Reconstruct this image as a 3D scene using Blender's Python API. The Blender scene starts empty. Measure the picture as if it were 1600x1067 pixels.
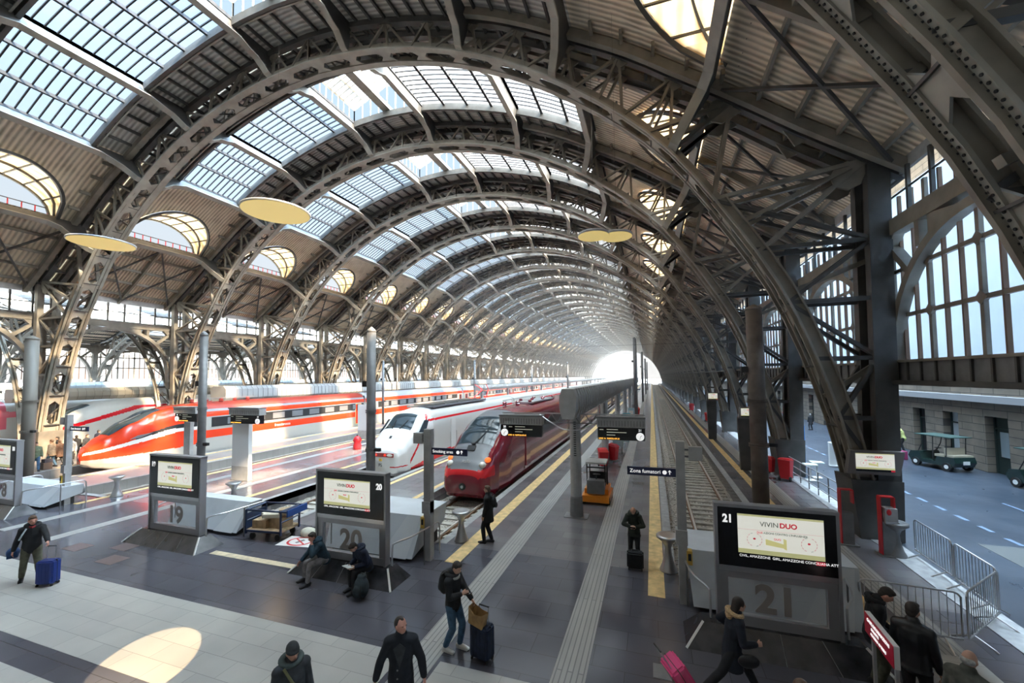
import bpy, bmesh, math, random
from mathutils import Vector, Matrix
random.seed(7)
C = bpy.context.scene.collection
PI = math.pi
sc = bpy.context.scene

# ------------------------------------------------------------------ camera
cam_d = bpy.data.cameras.new('camera')
cam = bpy.data.objects.new('camera', cam_d); C.objects.link(cam)
cam.matrix_world = Matrix(((0.94855683, 0.02546558, 0.31558113, 0.0),
                           (0.31641752, -0.04177698, -0.94769965, 0.0),
                           (-0.01094969, 0.99880238, -0.0476856, 5.4),
                           (0, 0, 0, 1)))
cam_d.sensor_fit = 'HORIZONTAL'; cam_d.sensor_width = 36.0
cam_d.lens = 628.214 / 1600 * 36.0
cam_d.shift_x = -0.00516; cam_d.shift_y = 0.0155
cam_d.clip_start = 0.1; cam_d.clip_end = 1500
sc.camera = cam

# ------------------------------------------------------------------ sky, sun, exposure
w = bpy.data.worlds.new('sky'); sc.world = w; w.use_nodes = True
nt = w.node_tree; nt.nodes.clear()
wo = nt.nodes.new('ShaderNodeOutputWorld'); bg = nt.nodes.new('ShaderNodeBackground')
SUNDIR = Vector((0.80, -0.15, 0.58)).normalized()
tc = nt.nodes.new('ShaderNodeTexCoord'); sp = nt.nodes.new('ShaderNodeSeparateXYZ'); cr = nt.nodes.new('ShaderNodeValToRGB')
nt.links.new(tc.outputs['Generated'], sp.inputs[0]); nt.links.new(sp.outputs['Z'], cr.inputs[0])
cr.color_ramp.elements[0].position = 0.0; cr.color_ramp.elements[0].color = (1.0, 0.97, 0.93, 1)
cr.color_ramp.elements[1].position = 0.5; cr.color_ramp.elements[1].color = (0.60, 0.80, 1.0, 1)
# the sky is brightest round the sun and in the haze near the horizon
dp = nt.nodes.new('ShaderNodeVectorMath'); dp.operation = 'DOT_PRODUCT'; dp.inputs[1].default_value = SUNDIR
nt.links.new(tc.outputs['Generated'], dp.inputs[0])
sr = nt.nodes.new('ShaderNodeValToRGB'); sr.color_ramp.interpolation = 'EASE'
for pos, v in ((0.0, 0.020), (0.42, 0.024), (0.58, 0.095), (0.72, 0.50), (1.0, 1.0)):
    e = sr.color_ramp.elements[0] if pos == 0 else sr.color_ramp.elements[-1] if pos == 1.0 else sr.color_ramp.elements.new(pos)
    e.position = pos; e.color = (v, v, v, 1)
mr = nt.nodes.new('ShaderNodeMapRange'); mr.inputs['From Min'].default_value = -1; mr.inputs['From Max'].default_value = 1
nt.links.new(dp.outputs['Value'], mr.inputs[0]); nt.links.new(mr.outputs[0], sr.inputs[0])
hz = nt.nodes.new('ShaderNodeMapRange'); hz.inputs['From Min'].default_value = 0.0; hz.inputs['From Max'].default_value = 0.22; hz.inputs['To Min'].default_value = 1.45; hz.inputs['To Max'].default_value = 1.0
nt.links.new(sp.outputs['Z'], hz.inputs[0])
SKY = 15.5
m1_ = nt.nodes.new('ShaderNodeMath'); m1_.operation = 'MULTIPLY'; nt.links.new(sr.outputs[0], m1_.inputs[0]); nt.links.new(hz.outputs[0], m1_.inputs[1])
m2_ = nt.nodes.new('ShaderNodeMath'); m2_.operation = 'MULTIPLY'; nt.links.new(m1_.outputs[0], m2_.inputs[0]); m2_.inputs[1].default_value = SKY
nt.links.new(m2_.outputs[0], bg.inputs['Strength'])
nt.links.new(cr.outputs[0], bg.inputs['Color']); nt.links.new(bg.outputs[0], wo.inputs[0])
sun_d = bpy.data.lights.new('sun', 'SUN'); sun = bpy.data.objects.new('sun', sun_d); C.objects.link(sun)
sun_d.energy = 10.5; sun_d.color = (1.0, 0.80, 0.55); sun_d.angle = math.radians(1.5)
sd = -SUNDIR
sun.rotation_euler = sd.to_track_quat('-Z', 'Y').to_euler(); sun.location = (30, -5, 40)
vs = sc.view_settings
vs.view_transform = 'Standard'; vs.look = 'None'; vs.gamma = 1.0; vs.exposure = 1.5; vs.use_curve_mapping = False
sc.cycles.max_bounces = 8; sc.cycles.diffuse_bounces = 5; sc.cycles.glossy_bounces = 3
sc.cycles.transmission_bounces = 6; sc.cycles.transparent_max_bounces = 16
sc.cycles.caustics_reflective = False; sc.cycles.caustics_refractive = False
sc.cycles.sample_clamp_indirect = 6.0
sc.cycles.use_denoising = True

# ------------------------------------------------------------------ materials
MATS = {}
def mat(name, col, rough=0.6, metal=0.0, noise=0.0, scale=6.0, bump=0.0, emit=0.0, spec=0.5, col2=None, stretch=(1, 1, 1), coat=0.0):
    if name in MATS: return MATS[name]
    m = bpy.data.materials.new(name); m.use_nodes = True
    n = m.node_tree.nodes; l = m.node_tree.links; b = n['Principled BSDF']
    b.inputs['Base Color'].default_value = (*col, 1); b.inputs['Roughness'].default_value = rough
    b.inputs['Metallic'].default_value = metal; b.inputs['Specular IOR Level'].default_value = spec
    b.inputs['Coat Weight'].default_value = coat
    if noise > 0 or bump > 0:
        t = n.new('ShaderNodeTexCoord'); mp = n.new('ShaderNodeMapping'); mp.inputs['Scale'].default_value = stretch
        nz = n.new('ShaderNodeTexNoise'); nz.inputs['Scale'].default_value = scale; nz.inputs['Detail'].default_value = 4
        l.new(t.outputs['Object'], mp.inputs[0]); l.new(mp.outputs[0], nz.inputs['Vector'])
        if noise > 0:
            r = n.new('ShaderNodeValToRGB'); r.color_ramp.elements[0].position = 0.3; r.color_ramp.elements[1].position = 0.7
            c2 = col2 or tuple(min(1, c * (1 + noise)) for c in col); c1 = col if col2 else tuple(c * (1 - noise) for c in col)
            r.color_ramp.elements[0].color = (*c1, 1); r.color_ramp.elements[1].color = (*c2, 1)
            l.new(nz.outputs['Fac'], r.inputs[0]); l.new(r.outputs[0], b.inputs['Base Color'])
        if bump > 0:
            bp = n.new('ShaderNodeBump'); bp.inputs['Strength'].default_value = bump; bp.inputs['Distance'].default_value = 0.02
            l.new(nz.outputs['Fac'], bp.inputs['Height']); l.new(bp.outputs[0], b.inputs['Normal'])
    if emit > 0:
        b.inputs['Emission Color'].default_value = (*col, 1); b.inputs['Emission Strength'].default_value = emit
    MATS[name] = m; return m
def tile_mat(name, c1, c2, grout, sx, sy, rough=0.3, var=0.5, nscale=0.35, rot=0.0, mortar=0.006, bump=0.0, vert=False):
    m = bpy.data.materials.new(name); m.use_nodes = True
    n = m.node_tree.nodes; l = m.node_tree.links; b = n['Principled BSDF']
    t = n.new('ShaderNodeTexCoord'); mp = n.new('ShaderNodeMapping'); mp.inputs['Rotation'].default_value = (0, 0, rot)
    if vert:
        sx_ = n.new('ShaderNodeSeparateXYZ'); cx_ = n.new('ShaderNodeCombineXYZ'); l.new(t.outputs['Object'], sx_.inputs[0]); l.new(sx_.outputs['Y'], cx_.inputs['X']); l.new(sx_.outputs['Z'], cx_.inputs['Y']); l.new(cx_.outputs[0], mp.inputs[0])
    else: l.new(t.outputs['Object'], mp.inputs[0])
    br = n.new('ShaderNodeTexBrick'); br.inputs['Scale'].default_value = 1.0; br.inputs['Brick Width'].default_value = sx
    br.inputs['Row Height'].default_value = sy; br.inputs['Mortar Size'].default_value = mortar; br.inputs['Color1'].default_value = (*c1, 1)
    br.inputs['Color2'].default_value = (*c2, 1); br.inputs['Mortar'].default_value = (*grout, 1); br.inputs['Bias'].default_value = 0.0
    l.new(mp.outputs[0], br.inputs['Vector'])
    nz = n.new('ShaderNodeTexNoise'); nz.inputs['Scale'].default_value = nscale; nz.inputs['Detail'].default_value = 2
    l.new(mp.outputs[0], nz.inputs['Vector'])
    mx = n.new('ShaderNodeMixRGB'); mx.blend_type = 'MULTIPLY'; mx.inputs[0].default_value = var
    r = n.new('ShaderNodeValToRGB'); r.color_ramp.elements[0].position = 0.25; r.color_ramp.elements[0].color = (0.6, 0.6, 0.62, 1)
    r.color_ramp.elements[1].position = 0.75; r.color_ramp.elements[1].color = (1.2, 1.18, 1.16, 1)
    l.new(nz.outputs['Fac'], r.inputs[0]); l.new(br.outputs['Color'], mx.inputs[1]); l.new(r.outputs[0], mx.inputs[2])
    l.new(mx.outputs[0], b.inputs['Base Color'])
    rr = n.new('ShaderNodeMapRange'); rr.inputs['To Min'].default_value = rough * 0.8; rr.inputs['To Max'].default_value = rough * 1.2
    nz2 = n.new('ShaderNodeTexNoise'); nz2.inputs['Scale'].default_value = 1.7; nz2.inputs['Detail'].default_value = 3
    l.new(mp.outputs[0], nz2.inputs['Vector']); l.new(nz2.outputs['Fac'], rr.inputs[0]); l.new(rr.outputs[0], b.inputs['Roughness'])
    MATS[name] = m; return m
def corrugated(name, c1, c2, axis='Y', freq=9.0, transl=0.0):
    """ridged sheeting: a wave along one object axis drives both colour, paler on the ridges, and relief"""
    m = bpy.data.materials.new(name); m.use_nodes = True
    n = m.node_tree.nodes; l = m.node_tree.links; b = n['Principled BSDF']; b.inputs['Roughness'].default_value = 0.8
    t = n.new('ShaderNodeTexCoord')
    wv = n.new('ShaderNodeTexWave'); wv.wave_type = 'BANDS'; wv.bands_direction = axis; wv.inputs['Scale'].default_value = freq / (2 * PI) * 1.0
    l.new(t.outputs['Object'], wv.inputs['Vector'])
    bp = n.new('ShaderNodeBump'); bp.inputs['Strength'].default_value = 1.0; bp.inputs['Distance'].default_value = 0.05
    l.new(wv.outputs['Fac'], bp.inputs['Height']); l.new(bp.outputs[0], b.inputs['Normal'])
    nz = n.new('ShaderNodeTexNoise'); nz.inputs['Scale'].default_value = 0.8; nz.inputs['Detail'].default_value = 5
    l.new(t.outputs['Object'], nz.inputs['Vector'])
    mxa = n.new('ShaderNodeMath'); mxa.operation = 'MULTIPLY_ADD'; mxa.inputs[1].default_value = 0.45
    l.new(wv.outputs['Fac'], mxa.inputs[0]); 
    ml = n.new('ShaderNodeMath'); ml.operation = 'MULTIPLY'; ml.inputs[1].default_value = 0.75
    l.new(nz.outputs['Fac'], ml.inputs[0]); l.new(ml.outputs[0], mxa.inputs[2])
    r = n.new('ShaderNodeValToRGB'); r.color_ramp.elements[0].position = 0.25; r.color_ramp.elements[0].color = (*c1, 1)
    r.color_ramp.elements[1].position = 0.75; r.color_ramp.elements[1].color = (*c2, 1)
    l.new(mxa.outputs[0], r.inputs[0]); l.new(r.outputs[0], b.inputs['Base Color'])
    if transl > 0:
        tr = n.new('ShaderNodeBsdfTranslucent'); ms = n.new('ShaderNodeMixShader'); ms.inputs[0].default_value = transl
        l.new(r.outputs[0], tr.inputs['Color']); l.new(b.outputs[0], ms.inputs[1]); l.new(tr.outputs[0], ms.inputs[2])
        l.new(ms.outputs[0], n['Material Output'].inputs['Surface'])
    MATS[name] = m; return m
def roofglass(name, col, transp=0.6, transl=0.35, dirt=0.25):
    m = bpy.data.materials.new(name); m.use_nodes = True
    n = m.node_tree.nodes; l = m.node_tree.links; n.remove(n['Principled BSDF'])
    tp = n.new('ShaderNodeBsdfTransparent'); tp.inputs['Color'].default_value = (*col, 1)
    tl = n.new('ShaderNodeBsdfTranslucent'); gl = n.new('ShaderNodeBsdfGlossy'); gl.inputs['Roughness'].default_value = 0.15
    t = n.new('ShaderNodeTexCoord'); nz = n.new('ShaderNodeTexNoise'); nz.inputs['Scale'].default_value = 0.7; nz.inputs['Detail'].default_value = 4
    l.new(t.outputs['Object'], nz.inputs['Vector'])
    r = n.new('ShaderNodeValToRGB'); r.color_ramp.elements[0].position = 0.35; r.color_ramp.elements[1].position = 0.65
    r.color_ramp.elements[0].color = (*[c * (1 - dirt) for c in col], 1); r.color_ramp.elements[1].color = (*col, 1)
    l.new(nz.outputs['Fac'], r.inputs[0]); l.new(r.outputs[0], tl.inputs['Color'])
    ms = n.new('ShaderNodeMixShader'); ms.inputs[0].default_value = transl / (transl + transp)
    l.new(tp.outputs[0], ms.inputs[1]); l.new(tl.outputs[0], ms.inputs[2])
    ms2 = n.new('ShaderNodeMixShader'); ms2.inputs[0].default_value = 0.04
    l.new(ms.outputs[0], ms2.inputs[1]); l.new(gl.outputs[0], ms2.inputs[2])
    l.new(ms2.outputs[0], n['Material Output'].inputs['Surface'])
    MATS[name] = m; return m

STEEL = mat('painted_steel', (0.22, 0.195, 0.16), 0.55, 0.0, 0.28, 1.3)
STEELD = mat('dark_steel', (0.07, 0.068, 0.065), 0.5, 0.0, 0.3, 1.5)
STEELT = mat('light_steel', (0.30, 0.28, 0.24), 0.5, 0.0, 0.2, 1.3)
SHEET = corrugated('corrugated_sheet', (0.30, 0.24, 0.17), (0.80, 0.68, 0.52), 'Y', 9)
SHEETL = corrugated('corrugated_strip', (0.20, 0.19, 0.17), (0.55, 0.52, 0.47), 'Y', 9)
DORM = corrugated('dormer_lining', (0.42, 0.24, 0.09), (0.70, 0.46, 0.24), 'X', 3, 0.3)
GLASS = roofglass('roof_glass', (0.88, 0.94, 1.0), 0.97, 0.03, 0.12)
GBAR = mat('glazing_bar', (0.035, 0.037, 0.042), 0.85)
GLASSW = roofglass('roof_glass_sunlit', (1.0, 0.92, 0.82), 0.88, 0.12, 0.15)  # right-hand and lantern panes: warm sunlight put into the glass tint
WGLASS = roofglass('frosted_wall_glass', (0.84, 0.90, 0.97), 0.10, 0.90, 0.08)
CHROME = mat('brushed_steel', (0.55, 0.55, 0.56), 0.3, 0.85)
GREYM = mat('grey_metal', (0.42, 0.42, 0.42), 0.45, 0.2, 0.12, 4)
GREYD = mat('grey_dark_metal', (0.18, 0.18, 0.185), 0.45, 0.2, 0.15, 4)
BLACK = mat('black_gloss', (0.012, 0.012, 0.014), 0.2)
BLACKM = mat('black_matt', (0.02, 0.02, 0.022), 0.7)
WHITE = mat('white_paint', (0.8, 0.8, 0.78), 0.5)
RED = mat('red_paint', (0.62, 0.02, 0.03), 0.35)
YELL = mat('yellow_paint', (0.78, 0.52, 0.10), 0.4)
RUBBER = mat('rubber', (0.02, 0.02, 0.02), 0.8)

# ------------------------------------------------------------------ mesh helpers
class MB:
    def __init__(s): s.v = []; s.f = []; s.m = []; s.mats = []
    def mi(s, m):
        if m is None: return 0
        if m not in s.mats: s.mats.append(m)
        return s.mats.index(m)
    def add(s, vs, fs, m=None):
        o = len(s.v); s.v.extend([tuple(v) for v in vs]); k = s.mi(m)
        for f in fs: s.f.append(tuple(i + o for i in f)); s.m.append(k)
    def box(s, c, d, m=None, rz=0.0, rx=0.0):
        x, y, z = d[0] / 2, d[1] / 2, d[2] / 2
        vs = [Vector((a * x, b * y, e * z)) for e in (-1, 1) for b in (-1, 1) for a in (-1, 1)]
        if rx: vs = [Matrix.Rotation(rx, 3, 'X') @ v for v in vs]
        if rz: vs = [Matrix.Rotation(rz, 3, 'Z') @ v for v in vs]
        vs = [v + Vector(c) for v in vs]
        s.add(vs, [(0, 2, 3, 1), (4, 5, 7, 6), (0, 1, 5, 4), (2, 6, 7, 3), (0, 4, 6, 2), (1, 3, 7, 5)], m)
    def b2(s, lo, hi, m=None): s.box([(a + b) / 2 for a, b in zip(lo, hi)], [abs(b - a) for a, b in zip(lo, hi)], m)
    def bar(s, a, b, w, h, m=None, side=(0, 1, 0)):
        """rectangular bar from a to b; w measured along 'side', h across it"""
        a = Vector(a); b = Vector(b); d = b - a
        if d.length < 1e-6: return
        d.normalize(); sv = Vector(side); sv = sv - d * sv.dot(d)
        if sv.length < 1e-4: sv = d.orthogonal()
        sv.normalize(); u = d.cross(sv)
        P = []
        for p in (a, b):
            for i, j in ((-1, -1), (1, -1), (1, 1), (-1, 1)): P.append(p + sv * (i * w / 2) + u * (j * h / 2))
        s.add(P, [(0, 3, 2, 1), (4, 5, 6, 7), (0, 1, 5, 4), (1, 2, 6, 5), (2, 3, 7, 6), (3, 0, 4, 7)], m)
    def strip(s, pts, w, h, m=None, side=(0, 1, 0)):
        """bent flat bar through pts"""
        n = len(pts); pts = [Vector(p) for p in pts]; P = []
        for i, p in enumerate(pts):
            d = (pts[min(i + 1, n - 1)] - pts[max(i - 1, 0)]).normalized()
            sv = Vector(side); sv = (sv - d * sv.dot(d)).normalized(); u = d.cross(sv)
            for a, b in ((-1, -1), (1, -1), (1, 1), (-1, 1)): P.append(p + sv * (a * w / 2) + u * (b * h / 2))
        F = [(0, 3, 2, 1), tuple(4 * (n - 1) + k for k in range(4))]
        for i in range(n - 1):
            for k in range(4): F.append((4 * i + k, 4 * i + (k + 1) % 4, 4 * i + 4 + (k + 1) % 4, 4 * i + 4 + k))
        s.add(P, F, m)
    def tube(s, pts, r, m=None, n=10, side=(1, 0, 0), caps=True, round_end=False):
        """swept ellipse; r a number, or one (rx, ry) / number per point"""
        pts = [Vector(p) for p in pts]; N = len(pts)
        rs = r if isinstance(r, (list, tuple)) else [r] * N
        rs = [(q, q) if not isinstance(q, (list, tuple)) else q for q in rs]
        if round_end:
            d0 = (pts[0] - pts[1]).normalized(); d1 = (pts[-1] - pts[-2]).normalized()
            p0, p1, r0, r1 = pts[0], pts[-1], rs[0], rs[-1]
            A = []; RA = []; Bq = []; RB = []
            for t in (0.97, 0.8, 0.45):
                q = math.sqrt(1 - t * t); A.append(p0 + d0 * min(r0) * t); RA.append((r0[0] * q, r0[1] * q))
            for t in (0.45, 0.8, 0.97):
                q = math.sqrt(1 - t * t); Bq.append(p1 + d1 * min(r1) * t); RB.append((r1[0] * q, r1[1] * q))
            pts = A + pts + Bq; rs = RA + list(rs) + RB; N = len(pts)
        P = []; last = None
        for i, p in enumerate(pts):
            d = (pts[min(i + 1, N - 1)] - pts[max(i - 1, 0)]).normalized()
            sv = Vector(side) if last is None else last
            sv = sv - d * sv.dot(d)
            if sv.length < 1e-4: sv = d.orthogonal()
            sv.normalize(); last = sv; u = d.cross(sv)
            for k in range(n):
                a = 2 * PI * k / n; P.append(p + sv * (math.cos(a) * rs[i][0]) + u * (math.sin(a) * rs[i][1]))
        F = []
        for i in range(N - 1):
            for k in range(n): F.append((i * n + k, i * n + (k + 1) % n, (i + 1) * n + (k + 1) % n, (i + 1) * n + k))
        if caps: F.append(tuple(range(n - 1, -1, -1))); F.append(tuple((N - 1) * n + k for k in range(n)))
        s.add(P, F, m)
    def lathe(s, prof, c=(0, 0, 0), m=None, n=20):
        P = []; F = []; N = len(prof)
        for r, z in prof:
            for k in range(n):
                a = 2 * PI * k / n; P.append((c[0] + r * math.cos(a), c[1] + r * math.sin(a), c[2] + z))
        for i in range(N - 1):
            for k in range(n): F.append((i * n + k, i * n + (k + 1) % n, (i + 1) * n + (k + 1) % n, (i + 1) * n + k))
        F.append(tuple(range(n - 1, -1, -1))); F.append(tuple((N - 1) * n + k for k in range(n)))
        s.add(P, F, m)
    def ell(s, c, r, m=None, n=14, rot=None):
        P = []; F = []; k2 = n // 2
        for i in range(k2 + 1):
            t = PI * i / k2
            for k in range(n):
                a = 2 * PI * k / n; v = Vector((r[0] * math.sin(t) * math.cos(a), r[1] * math.sin(t) * math.sin(a), r[2] * math.cos(t)))
                if rot is not None: v = rot @ v
                P.append(v + Vector(c))
        for i in range(k2):
            for k in range(n): F.append((i * n + k, (i + 1) * n + k, (i + 1) * n + (k + 1) % n, i * n + (k + 1) % n))
        s.add(P, F, m)
    def poly(s, pts, off, m=None):
        """prism: polygon pts extruded by vector off"""
        n = len(pts); off = Vector(off); P = [Vector(p) for p in pts] + [Vector(p) + off for p in pts]
        F = [tuple(range(n - 1, -1, -1)), tuple(range(n, 2 * n))] + [(k, (k + 1) % n, n + (k + 1) % n, n + k) for k in range(n)]
        s.add(P, F, m)
    def grid(s, rows, m=None, closed=False):
        R = len(rows); K = len(rows[0]); P = [p for r in rows for p in r]; F = []
        for i in range(R - 1):
            for k in range(K if closed else K - 1): F.append((i * K + k, i * K + (k + 1) % K, (i + 1) * K + (k + 1) % K, (i + 1) * K + k))
        s.add(P, F, m)
    def mesh(s, name, smooth=False):
        me = bpy.data.meshes.new(name); me.from_pydata(s.v, [], s.f)
        for m in s.mats: me.materials.append(m)
        me.polygons.foreach_set('material_index', s.m)
        if smooth: me.polygons.foreach_set('use_smooth', [True] * len(me.polygons))
        me.update(); return me
    def build(s, name, parent=None, smooth=False, norm=False):
        me = s.mesh(name, smooth)
        if norm:
            b = bmesh.new(); b.from_mesh(me); bmesh.ops.recalc_face_normals(b, faces=b.faces); b.to_mesh(me); b.free()
        return link(name, me, parent)
KREG = {}
def adopt(o, parent):
    o.parent = parent; KREG.setdefault(parent.name, []).append(o)
def link(name, me, parent=None, loc=None):
    o = bpy.data.objects.new(name, me); C.objects.link(o)
    if parent is not None: adopt(o, parent)
    if loc is not None: o.location = loc
    return o
def empty(name, loc=(0, 0, 0), rz=0.0):
    o = bpy.data.objects.new(name, None); C.objects.link(o); o.location = loc; o.rotation_euler = (0, 0, rz); o.empty_display_size = 0.3
    return o
def tag(o, label=None, cat=None, group=None, kind=None):
    if label: o['label'] = label
    if cat: o['category'] = cat
    if group: o['group'] = group
    if kind: o['kind'] = kind
    return o
def thing(name, label, cat, loc=(0, 0, 0), rz=0.0, group=None): return tag(empty(name, loc, rz), label, cat, group)
def struct(o): o['kind'] = 'structure'; return o
def copy_tree(o, parent=None):
    c = o.copy(); C.objects.link(c); c.parent = None
    if parent is not None: adopt(c, parent)
    for ch in list(KREG.get(o.name, [])): copy_tree(ch, c)
    return c
def text_mesh(body, size, m, depth=0.004, align='CENTER', bold=0.0):
    cu = bpy.data.curves.new('lettering', 'FONT'); cu.body = body; cu.size = size; cu.extrude = depth; cu.align_x = align; cu.align_y = 'CENTER'; cu.offset = bold
    ob = bpy.data.objects.new('lettering_source', cu); C.objects.link(ob)
    dg = bpy.context.evaluated_depsgraph_get(); me = bpy.data.meshes.new_from_object(ob.evaluated_get(dg))
    bpy.data.objects.remove(ob); bpy.data.curves.remove(cu)
    me.materials.clear(); me.materials.append(m); return me
def text(body, size, m, parent, loc, rot=(PI / 2, 0, 0), name='lettering', align='CENTER', bold=0.0, sx=1.0):
    o = link(name, text_mesh(body, size, m, 0.004, align, bold), parent, loc); o.rotation_euler = rot; o.scale = (sx, 1, 1); return o
def lerp(a, b, t): return a + (b - a) * t
def catmull(P, n):
    """n evenly spaced samples of a smooth curve through P"""
    out = []; Q = [Vector(p) for p in P]; Q = [2 * Q[0] - Q[1]] + Q + [2 * Q[-1] - Q[-2]]
    for i in range(1, len(Q) - 2):
        for k in range(24):
            t = k / 24; a, b, c, d = Q[i - 1:i + 3]
            out.append(0.5 * ((2 * b) + (c - a) * t + (2 * a - 5 * b + 4 * c - d) * t * t + (3 * b - a - 3 * c + d) * t ** 3))
    out.append(Q[-2]); L = [0]
    for i in range(1, len(out)): L.append(L[-1] + (out[i] - out[i - 1]).length)
    res = []; j = 0
    for k in range(n):
        s = L[-1] * k / (n - 1)
        while j < len(L) - 2 and L[j + 1] < s: j += 1
        res.append(out[j].lerp(out[j + 1], (s - L[j]) / max(1e-9, L[j + 1] - L[j])))
    return res
# ================================================================== TRAIN SHED
XC = -17.2; Y0 = 7.7; BAY = 8.7; NA = 33
def YA(k): return 6.6 if k == 0 else 7.7 + 8.7 * k
def YSC(k): return 9.8 / 8.7 if k == 0 else 1.0
LOWP = [(0, 22.45), (3, 22.2), (6, 21.6), (9, 20.6), (12, 19.1), (14.5, 17.4), (16.5, 15.75), (18.2, 13.95), (20, 11.3), (21.5, 8.7), (22.5, 6.2), (23.3, 3.4), (23.9, 0.0)]
OUTP = [(0, 23.9), (2.8, 23.7), (6, 23.05), (9.6, 21.95), (12, 20.9), (14.3, 19.6), (16.5, 18.3), (18.3, 17.0), (20.5, 15.4), (22.3, 14.0), (24, 12.8), (25.3, 11.9)]
def curve2(P, n): return [(v.x, v.z) for v in catmull([(a, 0, b) for a, b in P], n)]
def zat(P, dx):
    c = curve2(P, 200); dx = abs(dx)
    for i in range(len(c) - 1):
        if c[i][0] <= dx <= c[i + 1][0]: return lerp(c[i][1], c[i + 1][1], (dx - c[i][0]) / max(1e-6, c[i + 1][0] - c[i][0]))
    return c[-1][1]
OC = curve2(OUTP, 200)
def zo(dx):
    dx = abs(dx)
    for i in range(len(OC) - 1):
        if dx <= OC[i + 1][0]: return lerp(OC[i][1], OC[i + 1][1], (dx - OC[i][0]) / max(1e-6, OC[i + 1][0] - OC[i][0]))
    return OC[-1][1]
def onrm(dx):
    s = 1 if dx >= 0 else -1; e = 0.1; a = abs(dx)
    t = Vector((2 * e, 0, zo(min(25.2, a + e)) - zo(max(0, a - e)))) if a > e else Vector((1, 0, 0))
    nn = Vector((-t.z, 0, t.x)).normalized(); return Vector((nn.x * s, 0, nn.z))

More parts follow.
